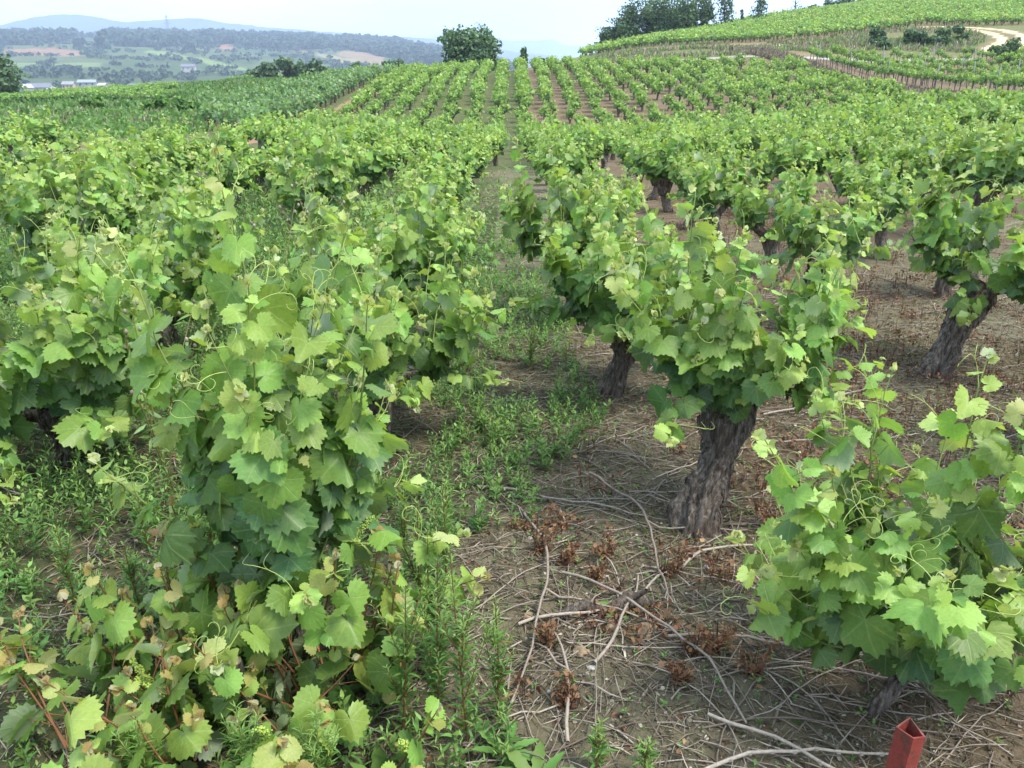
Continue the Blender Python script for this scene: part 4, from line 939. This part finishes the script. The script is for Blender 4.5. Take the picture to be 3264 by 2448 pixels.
for x,y in nearpts(1100,15,.8,-9,9,6):
    if x<-.8 and ri.random()<.8: continue
    L=ri.uniform(.15,.7); r=ri.uniform(.003,.006); P=cane(ri,x,y,L,ri.uniform(0,6.28),r,seg=.15); tw.add(*poly_sticks(P,r,r*.6,3),0,[np.clip(ri.normal(.6,.2),0,1),.5,0])
tag(tw.build('twig_litter',[M_twig]),'grey-brown pruned twigs strewn over the soil between the rows','twigs',kind='stuff')
# the longest pruned canes, one by one
LC=[(.05,3.0,1.15,-1.15,'long curved pruned cane bending down the middle of the path'),
    (.18,2.55,.9,-.35,'pale pruned cane lying across the path in front of the gnarled trunk'),
    (.02,2.25,.85,.55,'long pruned cane running up to the right over the lower path'),
    (.35,3.35,1.0,-.9,'wavy pruned cane left of the gnarled trunk'),
    (-.15,3.25,.75,-.1,'straight cane lying flat across the path beside the grass'),
    (.25,2.05,.55,.95,'forked cane pointing up in the lower centre'),
    (.5,2.2,.75,.12,'bleached cane lying level below the rusty dead weeds'),
    (.55,1.85,.7,-.7,'grey cane slanting down toward the red post'),
    (.15,1.75,.5,1.5,'short upright-lying cane at the bottom centre'),
    (.62,2.6,.6,.75,'pale straight cane right below the gnarled trunk'),
    (.9,2.35,.6,-.2,'cane half hidden by the young vine leaves'),
    (1.35,4.1,.9,.15,'bleached cane lying under the leaning old trunk on the right'),
    (1.2,3.7,.8,-.15,'long bleached cane across the brown weeds on the right'),
    (.45,1.62,.6,.25,'grey cane along the bottom edge')]
for k,(x,y,L,f,l) in enumerate(LC):
    rg=np.random.default_rng(300+k); m=MB(); P=cane(rg,x,y,L,f,.0055,.03,.06,.2); P[:,2]+=.006; org=P[0].copy(); add_cane(m,rg,P-org,.0058,.0032,[rg.uniform(.5,.95),.5,0],7,False)
    if k in(0,3,5,8):
        i=len(P)//2; Q=cane(rg,P[i][0],P[i][1],L*.4,f+.8,.004,.03); Q[0]=P[i]; m.add(*poly_sticks(Q-org,.0042,.0025,6),0,[.6,.5,0])
    tag(m.build('pruned_cane',[M_twig],loc=tuple(org)),l,'cane','long pruned canes on the soil')
# leaf crumbs and chaff
ch=MB()
P=nearpts(15000,7,.6); k=len(P); z=ground(P[:,0],P[:,1])+.004
put(ch,NA+OV,np.c_[P,z],nrm(np.c_[ri.normal(0,1,(k,2)),ri.normal(0,.15,k)]),nrm(np.c_[ri.normal(0,.4,(k,2)),np.ones(k)]),ri.uniform(.010,.034,k),np.c_[np.clip(ri.normal(.35,.3,k),0,1),ri.random(k),(ri.random(k)<.04)*.4],0,ri,ri.uniform(.5,1.4,k))
P=nearpts(20000,7,.55); k=len(P); z=ground(P[:,0],P[:,1])+.004
put(ch,NA,np.c_[P,z],nrm(np.c_[ri.normal(0,1,(k,2)),ri.normal(0,.08,k)]),nrm(np.c_[ri.normal(0,.3,(k,2)),np.ones(k)]),ri.uniform(.03,.12,k),np.c_[np.clip(ri.normal(.45,.25,k),0,1),ri.random(k),np.zeros(k)],1,ri,ri.uniform(.12,.30,k))
P=nearpts(42000,4.8,.85,-1.6,3); k=len(P); z=ground(P[:,0],P[:,1])+.003
put(ch,NA+OV,np.c_[P,z],nrm(np.c_[ri.normal(0,1,(k,2)),ri.normal(0,.25,k)]),nrm(np.c_[ri.normal(0,.5,(k,2)),np.ones(k)]),ri.uniform(.006,.020,k),np.c_[np.clip(ri.normal(.35,.3,k),0,1),ri.random(k),np.zeros(k)],1,ri,ri.uniform(.5,1.6,k))
P=nearpts(26000,5.5,.8,-1.6,4); k=len(P); z=ground(P[:,0],P[:,1])+.006
put(ch,NA,np.c_[P,z],nrm(np.c_[ri.normal(0,1,(k,2)),ri.normal(0,.1,k)]),nrm(np.c_[ri.normal(0,.3,(k,2)),np.ones(k)]),ri.uniform(.03,.13,k),np.c_[np.clip(ri.normal(.55,.28,k),0,1),ri.random(k),np.zeros(k)],1,ri,ri.uniform(.07,.16,k))
tag(ch.build('leaf_litter',[M_dry,M_straw]),'crumbs of dead leaves and straw over the bare soil','litter',kind='stuff')
# rusty dead weeds on the right
dw=MB()
def dead_tuft(mb,rg,x,y,h,n=26,red=0.,spread=.03):
    z0=gz(x,y); zz=rg.random(n)**1.1*h; ll=rg.normal(0,.45,2); b=np.c_[rg.normal(0,spread,n)+zz*ll[0],rg.normal(0,spread,n)+zz*ll[1],zz]+[x,y,z0]
    T=nrm(np.c_[rg.normal(0,.8,(n,2)),rg.normal(.1,.7,n)]); put(mb,NA+OV,b,T,rg.normal(0,1,(n,3)),rg.uniform(.010,.028,n)*(1 if n<100 else .8),np.c_[np.clip(rg.normal(.42,.24,n),0,1),rg.random(n),np.full(n,red)],0,rg,rg.uniform(.8,1.8,n))
    k=3; s=np.c_[rg.normal(0,spread*.5,(k,2)),np.zeros(k)]+[x,y,z0-.01]; mb.add(*sticks(s,s+np.c_[rg.normal(0,.02,(k,2)),np.full(k,h)],.0018,.001,3),0,[.1,.3,0])
def rusty(x,y): return (x>.95)&(vn.fbm(x*.9+2,y*.9+9,3)>.43)
for x,y in nearpts(5200,13,.75,.3,9,2.3):
    if not rusty(np.array([x]),np.array([y]))[0] and ri.random()<.85: continue
    dead_tuft(dw,ri,x,y,ri.uniform(.04,.14),14 if y>4 else 22,.25*(ri.random()<.3),.04)
for q in range(150):
    x,y=ri.uniform(0,.95),ri.uniform(1.75,2.95)
    if vn.fbm(np.array([x*2.2+2]),np.array([y*2.2+5]),3)[0]>.47: dead_tuft(dw,ri,x,y,ri.uniform(.015,.07),ri.integers(20,60),.3*(ri.random()<.25),ri.uniform(.015,.04))
tag(dw.build('dead_weeds',[M_dry]),'reddish brown dead weeds between the vines on the right','weeds',kind='stuff')
DT=[(.10,2.72,.15,'upright rusty dead weed at the left of the group below the trunk'),(.20,2.66,.10,'crumpled rusty dead weed beside the upright one'),(.36,2.68,.09,'rusty dead weed in the middle of the group below the trunk'),
    (.30,2.55,.07,'short brown dead weed in front of the middle group'),(.55,2.58,.11,'rounded rusty dead weed on the right near the bleached cane'),(.12,2.18,.10,'brown dead weed beside the tan clods'),(.56,2.12,.12,'bushy rusty dead weed nearer the young vine'),(.64,2.14,.11,'rusty dead weed touching the bushy one'),
    (.72,2.02,.10,'curled brown dead weed at the edge of the young vine'),(.17,1.9,.08,'small dark dead weed in the lower centre'),(1.12,2.9,.15,'upright rusty dead weed right of the gnarled trunk'),(1.03,2.86,.10,'small rusty dead weed touching the gnarled trunk foot'),(.50,2.0,.07,'low brown dead weed left of the bushy one')]
for k,(x,y,h,l) in enumerate(DT):
    m=MB(); rg=np.random.default_rng(400+k); dead_tuft(m,rg,x,y,h*.6,150,0,.014); dead_tuft(m,rg,x+rg.normal(0,.006),y,h*1.15,150,.1,.011); org=np.array(V3(x,y)); m.V=[v-org for v in m.V]
    tag(m.build('dead_weed',[M_dry],loc=tuple(org)),l,'dead weed','rusty dead weeds on the bare soil')
# green weeds
gw=MB()
def sprig(mb,rg,x,y,h,nl,ls,tpl=NA,age=.5,stem=True,wd=1.0):
    z0=gz(x,y); ln=rg.normal(0,.22,2)*h; t=np.linspace(.08,1,nl); a=np.arange(nl)*2.4+rg.random()*6
    B=np.c_[x+ln[0]*t*t,y+ln[1]*t*t,z0+h*t]; T=nrm(np.c_[np.cos(a),np.sin(a),rg.uniform(.2,1.0,nl)+t*.6]); N=nrm(np.c_[-np.cos(a)*.6,-np.sin(a)*.6,np.ones(nl)]+rg.normal(0,.2,(nl,3)))
    put(mb,tpl,B,T,N,ls*np.interp(t,[0,.3,1],[.7,1,.5])*rg.uniform(.7,1.2,nl),np.c_[np.clip(age-.25+t*.5+rg.normal(0,.1,nl),0,1),rg.random(nl),np.zeros(nl)],0,rg,np.full(nl,wd))
    if stem: mb.add(*sticks([[x,y,z0]],[[x+ln[0],y+ln[1],z0+h]],.0016,.0008,3),0,[.4,.4,.1])
def green(x,y):
    g=vn.fbm(x*1.3+40,y*1.3+7,3); f=np.zeros_like(x)
    f=np.where((x<-.05+.05*y)&(x>-.75),.55,f)                 # left half of the path
    f=np.where((x<.42)&(x>-.7)&(y>4.2)&(y<7.5),.85,f)
    f=np.where((x>-.15)&(x<.5)&(y>3.4)&(y<4.6),.5,f)
    f=np.where(x<-.95,.9,f); f=np.where((x<-.2)&(y<2.6),.75,f)
    return (g<f*.62+.12)&(f>0)
P=nearpts(17000,9,.62); P=P[green(P[:,0],P[:,1])]; print('weeds',len(P))
for x,y in P:
    tall=x<-1.0 and y>2.6
    h=ri.uniform(.04,.16)*(1.9 if tall else 1); sprig(gw,ri,x,y,h,int(7+h*45),ri.uniform(.03,.055),NA if ri.random()<.75 else OV,ri.uniform(.25,.8),stem=y<5)
P=nearpts(9000,6.5,.75); k=len(P)
for x,y in P:                                                 # sparse seedlings on bare soil
    if ri.random()<.55: sprig(gw,ri,x,y,ri.uniform(.006,.03),5,ri.uniform(.007,.022),OV,ri.uniform(.3,.7),False)
for x,y in nearpts(9000,16,.9,-10,.2,6):
    if x<-.9 or ri.random()<.35: sprig(gw,ri,x,y,ri.uniform(.1,.45),8,.09,NA,ri.uniform(.2,.7),False,1.4)
tag(gw.build('green_weeds',[M_weed]),'low green weeds and grass along the path and between the left rows','weeds',kind='stuff')
# larger weeds one by one
WD='tall willowy weeds beside the path'
def tall_weed(x,y,h,seed,label,leaf=.05,n=60,red=.8,branches=4,wd=.9):
    rg=np.random.default_rng(seed); root=empty('tall_weed',V3(x,y)); tag(root,label,'weed',WD)
    st=MB(); lb=MB(); ln=rg.normal(0,.05,2)*h
    def axis(p0,p1,nn,ls,r):
        t=np.linspace(0,1,8)[:,None]; mid=(p0+p1)/2+rg.normal(0,.02,3)*h; A=(1-t)**2*p0+2*t*(1-t)*mid+t*t*p1
        st.add(*poly_sticks(A,r,r*.4,5),0,[.3,.5,red]); q=np.sort(rg.random(nn)); a=np.arange(nn)*2.4
        B=np.array([np.interp(q,t[:,0],A[:,k]) for k in range(3)]).T; T=nrm(np.c_[np.cos(a),np.sin(a),np.full(nn,.9)])
        put(lb,NA,B,T,nrm(np.c_[-np.cos(a)*.8,-np.sin(a)*.8,np.ones(nn)]),ls*np.interp(q,[0,.4,1],[1.1,1,.45])*rg.uniform(.7,1.2,nn),np.c_[np.clip(.35+q*.5+rg.normal(0,.1,nn),0,1),rg.random(nn),(q<.15)*(rg.random(nn)<.3)*.6],0,rg,np.full(nn,wd))
    top=np.array([ln[0],ln[1],h]); axis(np.zeros(3),top,n,leaf,.0032)
    for k in range(branches):
        s=top*rg.uniform(.2,.6); f=rg.uniform(0,6.28); axis(s,s+np.array([math.cos(f)*.25,math.sin(f)*.25,.75])*h*rg.uniform(.35,.6),n//3,leaf*.7,.0018)
    st.build('stem',[M_cane],root); lb.build('leaves',[M_weed],root)
for k,a in enumerate([(-.205,1.80,.56,'tall reddish-stemmed weed left of the path at the bottom'),(-.12,1.76,.60,'tallest red-stemmed weed at the bottom, nearest the path'),(-.24,2.02,.52,'red-stemmed weed behind the two tall ones'),(-.30,2.32,.46,'weed with upright stems right of the foreground vine'),
    (-.24,2.55,.38,'bushy willowy weed at the left edge of the path'),(-.40,2.62,.34,'willowy weed standing in front of the second left vine'),(-.26,2.85,.24,'short leafy weed on the path edge'),(-.04,1.84,.38,'slim green weed standing alone right of the tallest red-stemmed weed'),(-.30,1.78,.5,'red-stemmed weed pressed against the rounded rootstock leaves'),(.22,1.66,.15,'small pale weed at the bottom centre'),(.34,1.64,.13,'small weed with pointed leaves at the bottom right of centre'),
    (-.62,1.52,.36,'feathery pale green weed among the rootstock leaves at the bottom'),(-.86,1.50,.34,'feathery weed at the bottom left corner'),(-.45,1.50,.34,'feathery weed growing up through the rounded leaves at the bottom'),(-.75,1.75,.30,'feathery weed in the middle of the rootstock shoots'),
    (-1.25,2.35,.30,'leafy weed at the left edge below the dark shade'),(-1.1,2.6,.26,'leafy weed on the twiggy ground left of the foreground vine'),(-1.4,2.75,.26,'leafy weed further left on the twiggy ground'),(-1.5,2.4,.30,'upright weed at the far left edge'),(-1.05,2.25,.24,'short weed beside the reddish rootstock shoots'),
    (.55,7.4,.34,'weed in the shade of the third right-hand vine'),(.12,4.9,.30,'fresh green weed growing in the path')]):
    feather='feathery' in a[3]; tall_weed(a[0],a[1],a[2],500+k,a[3],.06 if feather else .052,int(300*a[2]) if feather else int(200*a[2]),.0 if feather else .8,5,.55 if feather else .85)
def rosette(x,y,seed,label,s=.11,n=9,h=.08):
    rg=np.random.default_rng(seed); m=MB(); a=np.arange(n)*2.4+rg.random(); T=nrm(np.c_[np.cos(a),np.sin(a),rg.uniform(.2,1.2,n)]); B=np.c_[np.cos(a)*.012,np.sin(a)*.012,np.full(n,.01)]
    wv=[]; 
    for c in(.25,.5):
        u=np.linspace(0,1,11); w=.15*np.sin(np.pi*np.clip(u*.93+.05,0,1))**.7*(1+.12*np.where(np.arange(11)%2==0,1,-1)); V=[];
        for i in range(11): V+=[[-w[i],u[i],.05-c*u[i]**2],[0,u[i],-c*u[i]**2],[w[i],u[i],.05-c*u[i]**2]]
        F=[]; 
        for i in range(10):
            b=3*i; F+=[[b,b+1,b+4],[b,b+4,b+3],[b+1,b+2,b+5],[b+1,b+5,b+4]]
        V=np.array(V); wv.append((V,np.array(F),V[:,:2]*.5))
    put(m,wv,B,T,nrm(np.c_[-np.cos(a)*.5,-np.sin(a)*.5,np.ones(n)]),s*rg.uniform(.7,1.2,n),np.c_[rg.uniform(.45,.7,n),rg.random(n),np.zeros(n)],0,rg)
    tag(m.build('leafy_weed',[M_weed],loc=V3(x,y)),label,'weed','broad-leaved weeds')
rosette(.06,1.62,1,'broad toothed-leaf weed at the bottom edge left of centre',.13,8); rosette(-.02,1.72,2,'smaller toothed-leaf weed beside the red-stemmed weeds',.10,7); rosette(-.3,1.55,3,'dark broad-leaved weed under the rounded rootstock leaves',.14,8); rosette(-1.2,2.9,4,'broad-leaved weed in the shade at the left',.13,8); rosette(.36,2.36,5,'little green rosette beside the tan clod',.06,8)
# dry thistles with pale heads among the second row on the left
def thistle(x,y,h,seed,label):
    rg=np.random.default_rng(seed); root=empty('thistle',V3(x,y)); tag(root,label,'thistle','dry grey thistles among the left rows'); st=MB(); hd=[]; V,F=ico()
    for k in range(6):
        f=rg.uniform(0,6.28); t=rg.uniform(.05,.35); e=np.array([math.cos(f)*t*h,math.sin(f)*t*h,h*rg.uniform(.7,1.05)]); s=np.array([0,0,h*rg.uniform(0,.4)]); st.add(*poly_sticks([s,(s+e)/2+[0,0,.05*h],e],.004,.0016,5),0,[.25,.5,.3])
        for _ in range(2):
            q=e+rg.normal(0,.03,3); st.add(*sticks([e-[0,0,.05]],[q],.0012,.001,3),0,[.3,.5,.3]); hb=MB(); hb.add(V*[.008,.008,.012],F,0,[rg.uniform(.1,.8),.5,0]); hd.append((hb,q))
        n=9; q=rg.random(n)[:,None]; put(st,NA,s+(e-s)*q,nrm(rg.normal(0,1,(n,3))),rg.normal(0,1,(n,3)),.07,np.c_[np.full(n,.6),rg.random(n),np.zeros(n)],1,rg,np.full(n,.9))
    st.build('stem',[M_cane,M_weed],root); 
    for hb,q in hd: hb.build('flower_head',[M_straw],root,loc=tuple(q))
for k,(x,y,h,l) in enumerate([(-.95,4.6,1.12,'dry thistle behind the tall bushy left vine'),(-1.3,4.2,1.05,'dry thistle left of the tall bushy vine'),(-1.35,5.6,1.1,'dry thistle further back between the left rows'),(-2.3,6.2,1.1,'tall dry thistle in the second row on the left'),(-.85,6.0,1.05,'pale-headed thistle beside the third left vine'),(-3.0,5.3,1.0,'brown thistle far left among the vines'),(-1.5,3.2,.85,'thistle rising between the edge vine and foreground vine')]): thistle(x,y,h,600+k,l)
# stones and clods
def lump(name,x,y,r,mt,seed,label,group,flat=.6):
    import bmesh
    bm=bmesh.new(); bmesh.ops.create_icosphere(bm,subdivisions=3,radius=1); V=np.array([v.co[:] for v in bm.verts]); F=np.array([[v.index for v in f.verts] for f in bm.faces]); bm.free()
    rg=np.random.default_rng(seed); ph=rg.random(6)*6; q=1+.16*np.sin(V[:,0]*3+ph[0])+.13*np.sin(V[:,1]*4+ph[1])+.08*np.sin(V[:,2]*6+V[:,0]*5+ph[2])+(rg.normal(0,.05,len(V))+1.1*(vn.fbm(V[:,0]*2.3+ph[3]*5+3,V[:,1]*2.3+V[:,2]*1.7+9,4)-.5) if 'clod' in name else 0)
    m=MB(); m.add(V*q[:,None]*r*[1,rg.uniform(.7,1),flat],F); tag(m.build(name,[mt],loc=(x,y,gz(x,y)+r*flat*.15)),label,name.split('_')[-1],group)
ST='small pale stones on the soil'
for k,(x,y,r,l) in enumerate([(.72,2.62,.016,'round pale stone right of the rusty weeds'),(.24,2.05,.013,'pale stone by the tan clod'),(.07,2.82,.010,'small white stone on the path'),(.58,2.72,.011,'white pebble near the trunk foot'),(-.62,2.02,.017,'white stone under the foreground vine leaves'),(-1.02,2.20,.020,'white stone among weeds at the left edge'),(-.60,1.98,.012,'smaller white stone touching the one under the vine leaves'),(.11,1.96,.008,'tiny white pebble at the lower centre')]): lump('pale_stone',x,y,r,M_stone,700+k,l,ST)
CL='tan clods of dry earth'
for k,(x,y,r,l) in enumerate([(.43,2.24,.040,'largest tan clod of earth in the lower centre'),(.33,2.24,.032,'tan clod left of the largest one'),(.13,2.20,.024,'small tan clod beside the cane'),(.21,2.12,.030,'tan clod nearest the bottom'),(.05,2.30,.022,'leftmost small tan clod')]): lump('earth_clod',x,y,r,M_clod,720+k,l,CL,.55)
# old root piece
m=MB(); rg=np.random.default_rng(3); P=np.array([[0,0,.0],[.08,.02,.02],[.16,.0,.012],[.24,.04,.03],[.31,.05,.012]]); V,F=tube(P,np.array([.012,.022,.017,.028,.016])[:,None]*(1+rg.normal(0,.15,(5,10))),10); m.add(V,F); m.add(*sticks([P[3]],[P[3]+[.05,-.02,.05]],.014,.008,7))
tag(m.build('root_piece',[M_bark],loc=V3(.16,2.33)),'knobbly grey piece of old root lying among the twigs','root')
# sawn stump in the rootstock shoots
root=empty('sawn_stump',V3(-.70,1.74)); tag(root,'sawn reddish vine stump with a pale cut top among the rootstock leaves','stump')
m=MB(); P=np.array([[.04,0,-.05],[.02,0,.10],[.0,0,.22],[-.01,0,.30]]); V,F=tube(P,np.array([.020,.017,.016,.017])[:,None]*(1+np.random.default_rng(1).normal(0,.07,(4,14))),14); m.add(V,F); m.build('trunk',[M_bark],root)
m=MB(); V,F=tube([[-.0105,0,.298],[-.012,0,.306]],np.array([.0165,.0155]),14); m.add(V,F); m.build('cut_face',[M_cut],root)
# red steel post
def red_post():
    x,y=.835,1.40; root=empty('red_post',(x,y,gz(x,y)),R(28)); root.rotation_euler=(R(1.5),R(2.5),R(28)); tag(root,'short hollow red steel post with rusty patches in front of the young vine','post')
    m=MB(); s=.0215; w=.0035; H=.385
    outer=np.array([[-s,-s],[s,-s],[s,s],[-s,s]]); inner=outer*(1-w/s); zt=np.array([H,H-.012,H+.006,H-.004])
    V=np.r_[np.c_[outer,np.full(4,-.2)],np.c_[outer,zt],np.c_[inner,zt],np.c_[inner,np.full(4,-.1)]]
    F=[]
    for i in range(4):
        j=(i+1)%4
        for a,b in((0,4),(4,8),(8,12)): F+=[[a+i,a+j,b+j],[a+i,b+j,b+i]]
    F+=[[12,13,14],[12,14,15]]
    m.add(V,F); m.build('tube',[M_post],root,False)
red_post()
# road surface and track are part of the ground sheet; a low grey verge wall line marks the road
# ------------------------------------------------------------------ haze
def haze():
    m=mat('haze_air'); g=NG(m); v=g.n('ShaderNodeVolumePrincipled'); v.inputs['Color'].default_value=(.68,.79,1,1); v.inputs['Density'].default_value=.00021; v.inputs['Anisotropy'].default_value=.2
    o=g.n('ShaderNodeOutputMaterial'); g.l(v.outputs[0],o.inputs['Volume'])
    b=MB(); zb,zt=-80,760; b.add(*box((0,5000,(zb+zt)/2),(24000,16000,zt-zb))); h=b.build('haze',[m],smooth=False); tag(h,kind='stuff'); return h
haze()
